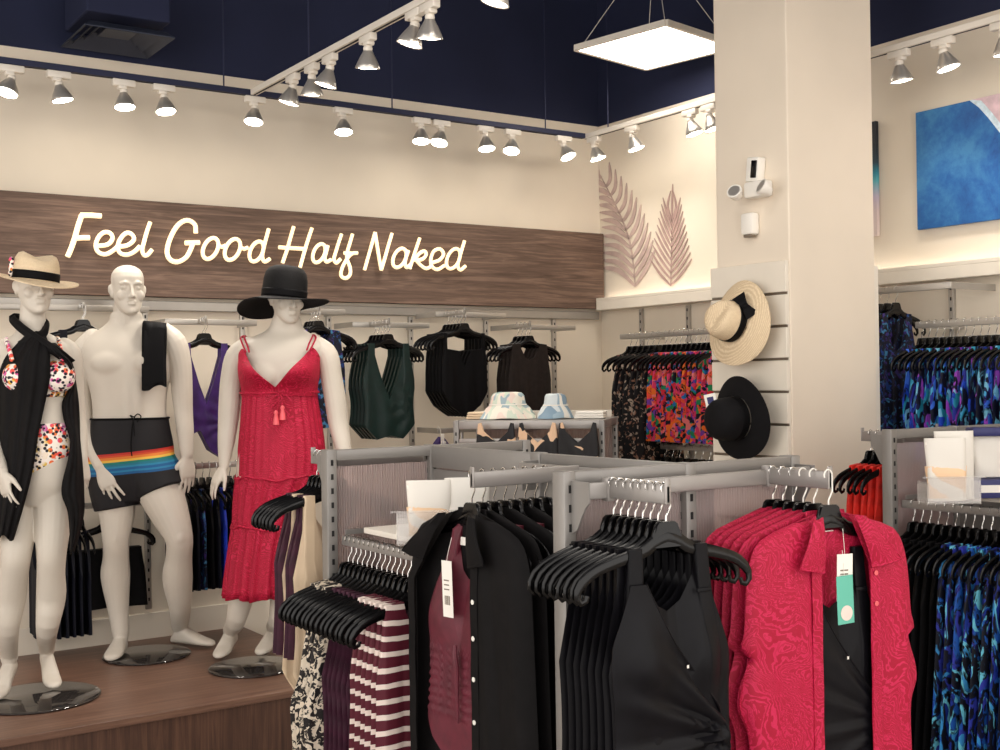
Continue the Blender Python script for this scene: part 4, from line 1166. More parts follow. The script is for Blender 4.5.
swing_tag(front_loc, front_rz, .010, -.232, 'teal swing tag with a round pale seal on the open raspberry shirt', .048, .108, 'teal_card', True, -.036, -.03)
MB().box((-.026, -.0008, -.018), (.026, .0008, 0), .0006).build('neck_label', M['white'], sh).location = (-.005, .009, -.120)
# --- black shirts over maroon swimsuits on the side arm
xs_, ys_ = R1['cx'], 2.395
W_BK = [(-.95, .26), (-.7, .255), (-.45, .245), (-.3, .24), (-.22, .234), (-.165, .216), (-.138, .188), (-.122, .14), (-.111, .10), (-.101, .06), (-.092, .03)]
m = MB(); closed_shirt(m, W_BK, .72, 9, .0105); bshirt0 = None; bsm = m
NK = 8
for i in range(NK):
    x = xs_ - .385 + i * .031; rz = -PI/2 + math.radians(3 - .5*i)
    loc = (x, ys_, ZA)
    hl = 'foremost black hanger of the black open shirts' if i == 0 else f'black hanger of the black open shirts, {ORD[i-1]} behind the foremost'
    hang_hanger(loc, rz, hl, 'hangers of the black shirts')
    if i == 0:
        open_shirt((x - .012, ys_, ZA), rz, 'foremost black shirt, hung open over a maroon swimsuit', None, 'sheer', W_BK, -.198, .045, .80, drop=.16, buttons=((1, -.30), (1, -.385), (1, -.48), (1, -.58)))
        o = thing('swimsuit', 'maroon gathered halter swimsuit inside the open black shirt', 'swimsuit', (x - .012, ys_, ZA), rz)
        Wm = [(-.9, .10), (-.72, .135), (-.56, .13), (-.45, .132), (-.36, .15), (-.28, .125), (-.2, .08), (-.1, .06)]
        tm = [(-1, -.38), (-.93, -.30), (-.86, -.22), (-.8, -.14), (-.66, -.14), (-.55, -.20), (-.3, -.30), (0, -.42), (.3, -.32), (.55, -.21), (.66, -.145), (.8, -.145), (.9, -.25), (1, -.38)]
        m = MB(); garment(m, Wm, tm, mir([(-1, -.60), (-.7, -.66), (-.3, -.70), (0, -.705)]), .0125, TOP_VB, folds=((3, .002, 4),), nu=44, nv=64, seed=6, bust=.012, skew=.10)
        for v in m.v:
            if -.60 < v.z < -.43 and v.y < -.004: v.y += .0028*math.sin(v.z*290 + 5*abs(v.x + .03))
        m.build('body', M['maroon'], o, smooth=80)
        m = MB(); m.tube([V((-.026, -.025, -.415)), V((-.022, -.029, -.44)), V((-.02, -.026, -.47)), V((-.022, -.022, -.60))], [.004, .007, .006, .003], 8); m.build('centre_gather', M['maroon'], o)
        swing_tag((x - .012, ys_, ZA), rz, -.048, -.215, 'white price tag hanging at the neck of the maroon swimsuit', .042, .135, 'white', False, -.031, -.04)
        MB().box((-.03, -.0008, -.02), (.03, .0008, 0), .0006).build('neck_label', M['white'], o).location = (-.015, .007, -.16)
    else:
        if i % 2 == 1:
            if bshirt0 is None: bshirt0 = ob = bsm.build('shirt', M['sheer'], smooth=75)
            else: ob = bshirt0.copy(); COL.objects.link(ob)
            ob.location = loc; ob.rotation_euler = (0, 0, rz)
            tag(ob, f'black shirt on the side arm, {ORD[i//2]} behind the open one', 'shirt', 'black shirts on the side arm')
        else:
            hang_garment('vplain', 'maroon', loc, rz, 'swimsuit', f'maroon swimsuit between the black shirts on the side arm, {ORD[i//2 - 1]} from the front', 'swimsuit', 'maroon swimsuits on the side arm')
# --- suits on the long side rail under the white shelf
xr_ = R1['cx'] - R1['hw'] + .03
NL = 16
kinds = ['paisley']*4 + ['plum']*6 + ['stripes']*6
names = {'paisley': ('cream and black paisley tank', 'tank top'), 'plum': ('dark plum swimsuit', 'swimsuit'), 'stripes': ('maroon and white striped tank', 'tank top')}
cnt = {}
for i in range(NL):
    y = R1['yf'] - .062 - i * .0295
    k = kinds[i]; c = cnt[k] = cnt.get(k, 0) + 1
    hpair(i, (xr_, y, 1.1165), 0, ('widetank' if k == 'paisley' else 'tank') if k != 'plum' else 'vplain', k, 'sleeveless_shirt' if k != 'plum' else 'swimsuit', f'{names[k][0]} on the white shelf rail, {ORD[c-1]} from the far end', names[k][1], f'{names[k][0]}s on the shelf rail',
          f'black hanger on the rail under the white shelf, {ORD[i]} from the far end', 'hangers on the rail under the shelf', jit=1.0)
# --- far side of the front rack
for i in range(6):
    y = R1['yf'] + .068 + .022 + i * .028
    k = 'plum' if i % 3 else 'cream'
    hpair(i, (R1['cx'] - .285, y, ZA), 0, 'strap' if k == 'plum' else 'vplain', k, 'sleeveless_shirt' if k == 'plum' else 'swimsuit', ('dark plum tank' if k == 'plum' else 'cream swimsuit') + f' behind the grey rack beside the crimson dress, {ORD[i]} out from the rack', 'tank top' if k == 'plum' else 'swimsuit', 'clothes on the far arm of the front rack',
          f'black hanger beside the crimson dress, {ORD[i]} out from the grey rack', 'hangers on the far arm of the front rack', jit=.8)
# --- second rack: rail of black and turquoise suits, far arm of orange-red tanks
xr2 = R2['cx'] - R2['hw'] + .03
for i in range(18):
    y = R2['yf'] - .075 - i * .0345
    blk = i < 6
    c = i if blk else i - 6
    hpair(i, (xr2, y, 1.1165), 0, 'long' if blk else 'tunic', 'black' if blk else 'teal_print', 'dress' if blk else 'sleeveless_shirt', f'black dress on the rail beside the turquoise print tanks, {ORD[c]} from the post' if blk else f'turquoise and navy leaf print tank on the rail, {ORD[c]} from the black suits', 'dress' if blk else 'tank top', 'clothes on the rail of the second rack',
          f'black hanger on the rail of the turquoise print tanks, {ORD[i]} from the post', 'hangers on the rail of the second rack', hook='trim_pink' if i < 5 and False else 'chrome', jit=1.0)
for i in range(5):
    y = R2['yf'] + .068 + .022 + i * .032
    hpair(i, (R2['cx'] - .215, y, ZA), 0, 'tank', 'orange_red', 'sleeveless_shirt', f'orange red tank behind the second rack, {ORD[i]} out from the rack', 'tank top', 'orange red tanks',
          f'black hanger of the orange red tanks, {ORD[i]} out from the rack', 'hangers of the orange red tanks', jit=.8)
# --- side wall, corner section
for i in range(6):
    y = 5.41 - i*.05
    hpair(i, (XS, y, zs + .0015), 0, 'long', 'dark_floral', 'cover_up', f'black ditsy floral dress on the side wall, {ORD[i]} from the corner', 'dress', 'black ditsy floral dresses',
          f'black hanger of the ditsy floral dresses, {ORD[i]} from the corner', 'hangers of the ditsy floral dresses')
for i in range(13):
    y = 5.10 - i*.04
    hpair(i, (XS, y, zs + .0015), 0, 'tank', 'bright_floral', 'sleeveless_shirt', f'bright tropical floral tank on the side wall, {ORD[i]} from the corner', 'tank top', 'bright tropical floral tanks',
          f'black hanger of the tropical floral tanks, {ORD[i]} from the corner', 'hangers of the tropical floral tanks')
for i in range(14):
    y = 5.36 - i*.06
    hpair(i, (XS, y, 1.19 + .0015), 0, 'strap', 'wine_floral', 'swimsuit', f'dark red floral swimsuit under the tropical tanks, {ORD[i]} from the corner', 'swimsuit', 'dark red floral swimsuits',
          f'black hanger of the dark red floral suits, {ORD[i]} from the corner', 'hangers of the dark red floral suits')
# --- side wall, section past the pillar
for i in range(6):
    y = 3.75 - i*.045
    hpair(i, (XS, y, zs3 + .0015), 0, 'long' , 'blue_dark', 'cover_up', f'dark navy print dress on the high rail by the pillar, {ORD[i]} from the pillar', 'dress', 'dark navy print dresses',
          f'black hanger of the dark navy print dresses, {ORD[i]} from the pillar', 'hangers of the navy print dresses')
y0 = on_x(916, 322, XS).y - .03
for i in range(16):
    y = y0 - i*.037
    hpair(i, (XS, y, zs2 + .0015), 0, 'strap' if i % 3 else 'vplain', 'blue_print', 'swimsuit', f'blue and violet brush print suit on the side wall, {ORD[i]} from the pillar', 'swimsuit', 'blue and violet print suits',
          f'black hanger of the blue and violet suits, {ORD[i]} from the pillar', 'hangers of the blue and violet suits')
# --- back wall face-outs
def stack(px, py, z, n, kind, mat, gname, what, cat, pitch=.034, L=.22, yf=5.625, y0=5.84):
    x = on_y(px, py, yf).x
    back_arm(x, z, y0 - .009 - yf + .012, f'hanging arm on the back wall carrying the {what}s', y0)
    for i in range(n):
        r = f'{ORD[i]} from the front' 
        hpair(i, (x, yf + i*pitch, z + .0005), 0, kind, mat, gname, f'{what} on the back wall, {r}', cat, f'{what}s on the back wall', f'black hanger of the {what}s, {r}', f'hangers of the {what}s', jit=1.5)
stack(83, 303, zu, 2, 'vplain', 'navyfab', 'cover_up', 'midnight black cover-up', 'dress', pitch=.026, yf=5.875, y0=5.95)
stack(205, 322, zl, 2, 'wraptop', 'purple', 'swimsuit', 'purple wrap top', 'top', pitch=.032, yf=5.745)
stack(318, 305, zu, 4, 'tank', 'blue_dark', 'sleeveless_shirt', 'dark blue print tank', 'tank top')
stack(388, 322, zl, 5, 'drape', 'green', 'swimsuit', 'bottle green gathered swimsuit', 'swimsuit', pitch=.04)
stack(464, 312, zu, 6, 'strappy', 'black', 'swimsuit', 'black strappy suit', 'swimsuit', pitch=.036)
stack(529, 322, zl, 4, 'tank', 'charcoal', 'sleeveless_shirt', 'dark brown tank', 'tank top', pitch=.04)
# --- back wall, lower tier
for i in range(16):
    x = SX[3] + .06 + i*.036
    mt = ['black', 'black', 'navyfab', 'blue_dark', 'black', 'navyfab', 'royal', 'black'][i % 8]
    if mt == 'royal' and 'royal' not in M: M['royal'] = plain('royal_blue_fabric', (30, 58, 190), .5, var=.2, scale=20)
    hpair(i, (x, 5.84, zlow + .0015), -PI/2, 'strap', mt, 'camisole', {'black': 'black', 'navyfab': 'midnight navy', 'blue_dark': 'navy print', 'royal': 'royal blue'}[mt] + f' top on the lower rail behind the mannequins, {ORD[i]} along the rail', 'top', 'tops on the lower rail',
          f'black hanger on the lower rail behind the mannequins, {ORD[i]} along the rail', 'hangers on the lower rail', jit=.8)
for i in range(7):
    x = on_y(36 + i*7.5, 502, 5.975).x
    hpair(i, (x, 5.975, zlow2 + .0015), -PI/2, 'strap', 'navyfab', 'dress', f'midnight navy dress low on the back wall behind the wrapped mannequin, {ORD[i]} along the rail', 'dress', 'navy dresses on the low rail',
          f'black hanger of the low navy dresses, {ORD[i]} along the rail', 'hangers of the low navy dresses', jit=.8)
def low_stack(px, py, z, n, lab):
    x = on_y(px, py, 5.90).x
    back_arm(x, z, .10, f'hanging arm on the back wall carrying the {lab}', 5.975)
    for i in range(n):
        hpair(i, (x, 5.905 + i*.03, z + .0005), 0, 'shorts', 'black', 'swim_shorts', f'black swim shorts behind the shirtless mannequin legs, {ORD[i]} from the front', 'shorts', 'black swim shorts', f'black hanger of the black swim shorts, {ORD[i]} from the front', 'hangers of the black swim shorts')
low_stack(110, 502, zlow2, 2, 'black swim shorts')
# purple pouch on the lower rail
p = on_y(442, 431, 5.80)
o = thing('mesh_bag', 'small purple drawstring bag with a white tag, on the back wall below the black suits', 'bag', (p.x, 5.815, zlow3 - .03))
m = MB(); rows = []
for i in range(9):
    v = i/8; r = .018 + .055*math.sin(min(1, v*1.25)*PI/2); rows.append([V((r*math.cos(a*PI/10), .018*(.4 + .6*v)*math.sin(a*PI/10), -.02 - .11*v + .004*math.sin(a*2))) for a in range(20)])
m.loft(rows).build('bag_body', M['purple'], o)
MB().box((-.012, -.0205, -.075), (.012, -.0185, .0), .001).build('tag', M['white'], o)
MB().tube([(0, 0, -.02), (0, 0, .015), (0, .012, .036), (0, .028, .04), (0, .037, .03), (0, .037, .01)], .002, 6).build('cord', M['white'], o)
# printed swim tops hung on the front of the low rack
MR = T(*hr.location) @ RZ(rzR)
for i, (xx, lab) in enumerate(((-.15, 'black and tan printed top on the low rack, first from the clear hooks'), (.06, 'black and tan printed top on the low rack, second from the clear hooks'), (.26, 'black and tan printed top on the low rack, third from the clear hooks'))):
    p = MR @ V((xx, -.046, ZG - .035))
    o = thing('camisole', lab, 'swim top', p, rzR, 'printed swim tops on the low rack')
    m = MB(); garment(m, [(-.4, .095), (-.1, .105), (0, .10)], mir([(-1, -.10), (-.9, .02), (-.75, .024), (-.6, -.02), (0, -.075)]), mir([(-1, -.17), (0, -.20)]), .010, folds=((4, .006, 8),), seed=20 + i, nv=12)
    m.build('cloth', M['bw_print'], o, smooth=80)
# ------------------------------------------------------------------ mannequins
def remesh(mb, voxel, it, fac=.5):
    me = bpy.data.meshes.new('tmp'); me.from_pydata(mb.v, [], mb.f)
    bm = bmesh.new(); bm.from_mesh(me); bmesh.ops.recalc_face_normals(bm, faces=bm.faces[:]); bm.to_mesh(me); bm.free()
    ob = bpy.data.objects.new('tmp', me); COL.objects.link(ob)
    r = ob.modifiers.new('r', 'REMESH'); r.mode = 'VOXEL'; r.voxel_size = voxel
    s = ob.modifiers.new('s', 'SMOOTH'); s.factor = fac; s.iterations = it
    dg = bpy.context.evaluated_depsgraph_get(); dg.update()
    out = bpy.data.meshes.new_from_object(ob.evaluated_get(dg))
    bpy.data.objects.remove(ob); bpy.data.meshes.remove(me)
    out.polygons.foreach_set('use_smooth', [True]*len(out.polygons))
    return out
def soften(mb, it):
    me = remesh(mb, .007, it)
    m = MB().add([v.co.copy() for v in me.vertices], [tuple(p.vertices) for p in me.polygons]); bpy.data.meshes.remove(me)
    return m
def put(name, me, mat, parent, origin):
    me.transform(Matrix.Translation(-V(origin))); me.materials.clear(); me.materials.append(mat); me.name = name
    return link(name, me, parent)
def limb(m, pts, rs, n=16, sub=4):
    P_ = spline([V(p) for p in pts], sub); R_ = []
    k = len(pts)
    for i in range(len(P_)):
        t = i/sub; R_.append(sinterp(list(enumerate(rs)), t))
    m.tube(P_, R_, n)
    m.ellipsoid(P_[0], (R_[0]*.99,)*3, nu=12, nv=8); m.ellipsoid(P_[-1], (R_[-1]*.99,)*3, nu=12, nv=8)
def ring(c, ax, ay, n=28, p=2.0):
    out = []
    for k in range(n):
        a = 2*PI*k/n; ca, sa = math.cos(a), math.sin(a)
        out.append(c + ax*math.copysign(abs(ca)**(2/p), ca) + ay*math.copysign(abs(sa)**(2/p), sa))
    return out
def head(m, c, face, h, ears=True):
    """c: centre at eye height; face: unit vector the face looks along"""
    y = V(face).normalized(); x = y.cross(UP).normalized(); z = x.cross(y)
    s = h/.237; F_ = frame(V(c), x, y, z) @ Matrix.Scale(s, 4)
    prof = [(-.119,.016,.072,.040),(-.112,.030,.082,.022),(-.098,.043,.087,.0),(-.080,.053,.086,-.03),(-.058,.0605,.084,-.062),(-.030,.066,.084,-.085),(-.006,.069,.080,-.098),
            (.012,.071,.084,-.103),(.03,.0725,.089,-.106),(.055,.073,.086,-.107),(.078,.069,.073,-.100),(.096,.058,.054,-.083),(.109,.040,.030,-.058),(.116,.02,.008,-.03),(.118,.006,-.005,-.015)]
    m.loft([ring(V((0, (f + b)/2, zz)), V((w, 0, 0)), V((0, (f - b)/2, 0)), 28, 2.15) for zz, w, f, b in prof], M=F_)
    m.tube([(0,.086,.02),(0,.093,.0),(0,.103,-.022),(0,.110,-.036),(0,.098,-.045)], [.0065,.0075,.009,.011,.008], 10, M=F_)
    for sx in (-1, 1):
        m.ellipsoid((sx*.011, .094, -.038), (.009, .010, .008), M=F_)
        m.tube([(sx*.008,.085,.021),(sx*.028,.086,.027),(sx*.052,.068,.022)], [.007,.0085,.006], 8, M=F_)
        m.ellipsoid((sx*.032, .069, .003), (.0165, .0135, .0085), M=F_)
        m.ellipsoid((sx*.038, .062, -.03), (.026, .0195, .024), M=F_)
        if ears:
            m.ellipsoid((sx*.073, -.012, -.008), (.008, .018, .032), M=F_); m.ellipsoid((sx*.079, -.02, .004), (.008, .017, .022), M=F_)
    m.ellipsoid((0, .088, -.061), (.023, .010, .0058), M=F_); m.ellipsoid((0, .087, -.0725), (.020, .0105, .0068), M=F_)
    m.ellipsoid((0, .078, -.103), (.019, .015, .015), M=F_)
def hand(m, w, d, palm, thumb, L=.185, curl=(.12, .22, .2), spread=.10, rf=.0078):
    """w wrist, d along the fingers, palm: palm side normal, thumb: thumb side"""
    d = V(d).normalized(); pn = V(palm); pn = (pn - d*pn.dot(d)).normalized(); t = d.cross(pn)
    if t.dot(V(thumb)) < 0: t = -t
    s = L/.185; w = V(w)
    rings = []
    for k, hw, ht in ((-.012,.026,.021),(.012,.027,.019),(.035,.036,.0165),(.06,.041,.015),(.085,.040,.0125),(.096,.036,.009)):
        rings.append(ring(w + d*k*s, t*hw*s, pn*ht*s, 20, 2.4))
    m.loft(rings)
    for i, (off, ln, b0) in enumerate(((.029,.074,.090),(.0095,.082,.096),(-.010,.076,.093),(-.0285,.060,.084))):
        b = w + d*b0*s*.93 + t*off*s; ang = spread*off/.028
        dd = (d*math.cos(ang) + t*math.sin(ang)).normalized()
        pts = [b - dd*.012*s, b]; cur = b; a = .04 + .05*i*.6
        for seg, f in enumerate((.44, .31, .25)):
            a += curl[seg] * (1 + .12*i)
            e = dd*math.cos(a) + pn*math.sin(a)
            cur = cur + e*ln*f*s; pts.append(cur)
        r = rf*s * (1.0, 1.04, 1.0, .88)[i]
        limb(m, pts, [r*1.05, r*1.05, r*.98, r*.88, r*.72], 10, 3)
    b = w + d*.022*s + t*.026*s + pn*.004*s
    e1 = (d*.72 + t*.66 + pn*.25).normalized(); e2 = (d*.92 + t*.28 + pn*.32).normalized()
    limb(m, [b - e1*.01*s, b + e1*.034*s, b + e1*.034*s + e2*.030*s, b + e1*.034*s + e2*.056*s], [.0135*s, .0115*s, .0095*s, .0072*s], 10, 3)
def foot(m, ank, toe_dir, L=.25, z=PLAT_Z + .012, lift=0.0, w=.043):
    """ank: ankle point; foot runs along toe_dir on the plate, heel raised by lift"""
    d = V(toe_dir); d.z = 0; d.normalize(); s = V((-d.y, d.x, 0))
    heel = V((ank.x, ank.y, z)) - d*.045
    prof = [(-.0, .022, .030, .030), (.03, .031, .038, .075), (.075, .034, .036, .085), (.12, .038, .030, .066), (.165, .044, .022, .044), (.20, .043, .018, .034), (.235, .033, .014, .026), (.252, .014, .008, .014)]
    rings = []
    for x, hw, _, h in prof:
        x2 = x * L/.25; k = max(0, 1 - x2/(L*.72)); lf = lift*k**1.1
        sq = 1 - .35*min(1, lift*6)*0
        rings.append(ring(heel + d*x2*(1 - .25*min(1, lift/.1)*0) + V((0, 0, h/2 + lf)), s*hw*w/.043, UP*h/2, 18, 2.4))
    m.loft(rings)
    top = heel + d*.05 + V((0, 0, .07 + lift*.9))
    limb(m, [ank, top], [.036, .036], 14, 3)
def rings_px(m, rows, d0, yaw=0.0, p=2.2, n=72, grow=0.0):
    """rows: (y px, x centre px, half width px, half depth m, depth offset m)"""
    ax0 = RH*math.cos(yaw) + FH*math.sin(yaw); ay0 = FH*math.cos(yaw) - RH*math.sin(yaw)
    rr = []
    for y, cx, hw, hd, dd in rows:
        c = P(cx, y, d0 + dd); k = (d0 + dd)/FPX
        rr.append(ring(c, ax0*(hw*k + grow), ay0*(hd + grow), n, p))
    return rr
def dense(rows, k=3):
    out = []
    ys = [r[0] for r in rows]; n = len(rows)
    for i in range((n - 1)*k + 1):
        t = i/k
        out.append(tuple(sinterp([(j, rows[j][c]) for j in range(n)], t) for c in range(5)))
    return out
def base_plate(o, og, cx, cy, r):
    MB().lathe([(r - .004, .001), (r, .004), (r, .008), (r - .004, .011), (.001, .011)], 56, M=T(cx, cy, PLAT_Z)).build('base_plate', M['baseplate'], o, og)
def ground(px, py): return on_z(px, py, PLAT_Z + .012)

# ---- shirtless mannequin in rainbow trunks
D2 = 5.72
g2 = on_z(147, 656, PLAT_Z)
man = thing('mannequin', 'white shirtless mannequin in black trunks with a rainbow band', 'mannequin', (g2.x, g2.y, PLAT_Z))
O2 = man.location.copy()
base_plate(man, O2, g2.x, g2.y, .205)
torso2 = [(500,132,30,.075,.0),(485,131,39,.098,.0),(465,131,40.5,.112,.0),(445,131,39,.108,-.005),(422,130,36,.096,-.01),(404,129.5,36,.096,-.01),(388,129,38,.103,-.01),(372,128.5,42,.112,-.01),(356,128,45,.116,-.005),(345,127.5,43,.105,.0),(336,127,37,.085,.005),(328,126.5,25,.068,.01),(321,126.5,17,.06,.01),(312,126.5,15,.058,.0)]
m = MB()
m.loft(rings_px(m, dense(torso2), D2, .12))
for s, x in ((-1, 109), (1, 148)):                       # chest
    c = P(x, 363, D2 - .098); m.ellipsoid((0, 0, 0), (.088 if s < 0 else .07, .046, .058), M=frame(c, RH, FH, UP), nu=32, nv=20)
limb(m, [P(128, 380, D2 - .088), P(129, 400, D2 - .085), P(130, 428, D2 - .08)], [.03, .032, .03])
for s in (-1, 1):
    limb(m, [P(129 + s*9, 378, D2 - .085), P(130 + s*9, 398, D2 - .082), P(130 + s*9, 420, D2 - .075)], [.028, .03, .026])
m = soften(m, 14)
fdir2 = (-FH*.88 + RH*.47).normalized()
hc2 = P(128, 290, D2 - .015)
head(m, hc2, fdir2 + UP*.02, .243)
limb(m, [P(126.5, 330, D2 + .01), P(126.5, 305, D2)], [.066, .06])
px2 = D2/FPX
# arms
limb(m, [P(93, 339, D2), P(84, 352, D2 + .0), P(81.5, 372, D2 + .01), P(83, 398, D2 + .015), P(85, 420, D2 - .005), P(91, 442, D2 - .05), P(100, 466, D2 - .10)], [.052, .06, .052, .047, .043, .040, .030])
hand(m, P(101, 468, D2 - .105), RH*.40 - UP*.86 - FH*.15, FH + RH*.2 - UP*.3, RH, .195, (.10, .16, .16), .2)
limb(m, [P(163, 333, D2), P(174, 344, D2), P(180, 364, D2 + .01), P(182, 390, D2 + .02), P(183.5, 412, D2 + .02), P(185.5, 434, D2 - .0), P(187, 455, D2 - .02)], [.055, .062, .055, .051, .045, .040, .030])
hand(m, P(187, 457, D2 - .022), -UP*1.0 + RH*.05 - FH*.1, -RH*.6 + FH*.6, -RH*.7 - FH*.7, .195, (.06, .14, .14), .08)
# legs
gl, gr = ground(121, 652), ground(180, 643)
aL, aR = V((gl.x, gl.y, PLAT_Z + .10)), V((gr.x, gr.y, PLAT_Z + .10))
limb(m, [P(113, 468, D2), P(115, 492, D2), P(117, 515, D2 - .01), P(116, 538, D2 - .025), P(116, 556, D2 + .0), P(115.5, 576, D2 + .03), P(118, 606, D2 + .045), aL], [.098, .096, .083, .064, .061, .069, .052, .040], 20)
limb(m, [P(152, 466, D2), P(159, 488, D2 - .02), P(170, 514, D2 - .04), P(179, 538, D2 - .055), P(179, 556, D2 - .02), P(177.5, 578, D2 + .03), P(180, 606, D2 + .09), aR], [.104, .108, .090, .066, .062, .072, .054, .042], 20)
for c in (P(116, 537, D2 - .055), P(180, 537, D2 - .088)): m.ellipsoid((0, 0, 0), (.034, .036, .045), M=frame(c, RH, FH, UP))
foot(m, aL, -FH*1.0 + RH*.05, .235)
foot(m, aR, RH*.93 - FH*.40, .25)
put('body', remesh(m, .0042, 5), M['mannequin'], man, O2)
# trunks
m = MB()
m.loft(rings_px(m, dense([(500,132,34,.09,.0),(485,131,41,.108,.0),(465,131,42,.118,.0),(445,131,40.5,.114,-.005),(430,130.5,38,.106,-.01),(417.5,130,36.5,.100,-.01)]), D2, .12, grow=.004))
def leg_tube(m, pts, rs): m.tube(spline([V(p) for p in pts], 4), [sinterp(list(enumerate(rs)), i/4) for i in range((len(pts) - 1)*4 + 1)], 24)
leg_tube(m, [P(112, 462, D2), P(114, 485, D2), P(117.5, 508, D2 - .005)], [.108, .118, .108])
leg_tube(m, [P(151, 460, D2), P(156, 474, D2 - .01), P(162.5, 491.5, D2 - .025)], [.112, .122, .122])
tm = remesh(m, .006, 3)
zb_top = (P(130, 452, D2).z - PLAT_Z)
M['trunks'] = trunks_mat(zb_top + .016, -.10)
tr = put('swim_trunks', tm, M['trunks'], man, O2)
m = MB()
m.tube(spline([P(135, 416, D2 - .118), P(133.5, 420, D2 - .124), P(132, 430, D2 - .128), P(131, 447, D2 - .131), P(132, 456, D2 - .13)], 5), .003, 6)
m.tube(spline([P(135, 416, D2 - .118), P(138, 414, D2 - .121), P(141, 417, D2 - .12), P(137, 422, D2 - .124)], 5), .0028, 6)
m.tube(spline([P(134, 417, D2 - .12), P(130, 415.5, D2 - .122), P(133, 420, D2 - .125), P(134.5, 436, D2 - .13)], 5), .0028, 6)
m.build('drawstring', M['black'], tr, O2)
m = MB(); m.tube([p + (p - P(130, 418.5, D2 - .01)).normalized()*.002 for p in rings_px(m, [(418.5, 130, 36.5, .100, -.01)], D2, .12, grow=.004)[0]], .0055, 6, closed=True)
m.build('waistband', M['black'], tr, O2)
# black towel over the shoulder
rows = []
for i in range(21):
    v = i/20; row = []
    if v < .72: a = v/.72; y = lerp(388, 323, a); dd = lerp(-.146, -.080, a**1.8)
    else: a = (v - .72)/.28; y = 323 + 40*max(0, a - .35); dd = lerp(-.080, .13, min(1, a*1.3))
    for k in range(13):
        u = k/12; x = lerp(lerp(143.5, 142, 1 - min(1, v/.72)), lerp(166.5, 166, 1 - min(1, v/.72)), u)
        yy = y + (2.0*(u - .3) if v > .6 else 0) + (3*math.sin(u*5 + 1)*(1 - v) if v < .2 else 0)
        row.append(P(x, yy, D2 + dd - .010*math.sin(u*PI)*1.2 + .004*math.sin(u*14 + v*3)))
    rows.append(row)
tw = thing('towel', 'folded black towel draped over the shirtless mannequin shoulder', 'towel', rows[14][6]); 
MB().grid(rows, .018).build('cloth', M['black'], tw, tw.location, smooth=80)
rows2 = [[p + (-FH*.013 + UP*-.0 ) for p in r] for r in [[P(lerp(145, 165, k/12), lerp(384, 330, i/8) + 2*math.sin(k*.5), D2 - .155 + .06*(i/8)**2) for k in range(13)] for i in range(9)]]
MB().grid(rows2, .010).build('folded_layer', M['black'], tw, tw.location, smooth=80)

# ---- mannequin in the crimson dress
D3 = 5.45
g3 = on_z(253, 668, PLAT_Z)
wom = thing('mannequin', 'white mannequin in a crimson tiered sundress', 'mannequin', (g3.x, g3.y, PLAT_Z)); O3 = wom.location.copy()
base_plate(wom, O3, g3.x, g3.y, .20)
m = MB()
torso3 = [(520,278,30,.09,.0),(490,279,41,.12,.0),(465,280,43,.128,.0),(445,280.5,41,.12,.0),(420,280.5,36,.105,.0),(400,280,33,.096,-.005),(385,280,34.5,.10,-.005),(370,280.5,38,.108,.0),(357,281.5,43,.11,.0),(348,283,46,.10,.0),(340,284,40,.085,.005),(334,285,26,.066,.01),(328,286,17,.056,.005),(318,286.5,14.5,.052,-.005)]
m.loft(rings_px(m, dense(torso3), D3, .05))
limb(m, [P(285.5, 336, D3 + .01), P(286.5, 308, D3 - .01)], [.058, .056])
for x in (263, 297): m.ellipsoid((0, 0, 0), (.074, .048, .064), M=frame(P(x, 376, D3 - .085), RH, FH, UP), nu=32, nv=20)
m = soften(m, 10)
f3 = (-FH*.86 + RH*.5).normalized()
hc3 = P(286.5, 298, D3 - .02)
head(m, hc3, (f3 - UP*.10).normalized(), .225)
limb(m, [P(248, 346, D3), P(237, 356, D3), P(231.5, 378, D3 + .01), P(229.5, 404, D3 + .015), P(228, 424, D3 + .01), P(226, 444, D3 - .01), P(224, 465, D3 - .03)], [.045, .052, .050, .050, .046, .038, .024], 16)
hand(m, P(223.5, 467, D3 - .03), -RH*.42 - UP*.8 - FH*.12, FH*.5 + RH*.65 - UP*.1, FH*-.8 + RH*.3, .17, (.05, .18, .22), .24, .0072)
limb(m, [P(318, 346, D3), P(327, 356, D3), P(331.5, 378, D3 + .01), P(336, 404, D3 + .02), P(338.5, 424, D3 + .02), P(343, 446, D3 - .0), P(348, 468, D3 - .02)], [.045, .052, .050, .050, .046, .038, .024], 16)
hand(m, P(348.5, 470, D3 - .02), RH*.25 - UP*.9 - FH*.15, -RH*.7 + FH*.4, -FH - RH*.2, .17, (.1, .2, .2), .12, .0072)
gl, gr = ground(231, 650), ground(274, 647)
aL, aR = V((gl.x, gl.y, PLAT_Z + .115)), V((gr.x, gr.y, PLAT_Z + .115))
limb(m, [P(262, 480, D3), P(256, 515, D3), P(249, 548, D3 - .02), P(246, 572, D3 + .01), P(241.5, 596, D3 + .03), P(235.5, 622, D3 + .05), aL], [.10, .088, .062, .06, .058, .044, .036], 18)
limb(m, [P(298, 480, D3), P(294, 515, D3), P(290, 548, D3 - .02), P(287, 572, D3 + .01), P(283, 596, D3 + .03), P(278, 620, D3 + .05), aR], [.10, .088, .062, .06, .058, .044, .036], 18)
foot(m, aL, -FH*.97 - RH*.12, .225, lift=.03, w=.04); foot(m, aR, -FH*.97 - RH*.2, .225, lift=.03, w=.04)
put('body', remesh(m, .0042, 5), M['mannequin'], wom, O3)
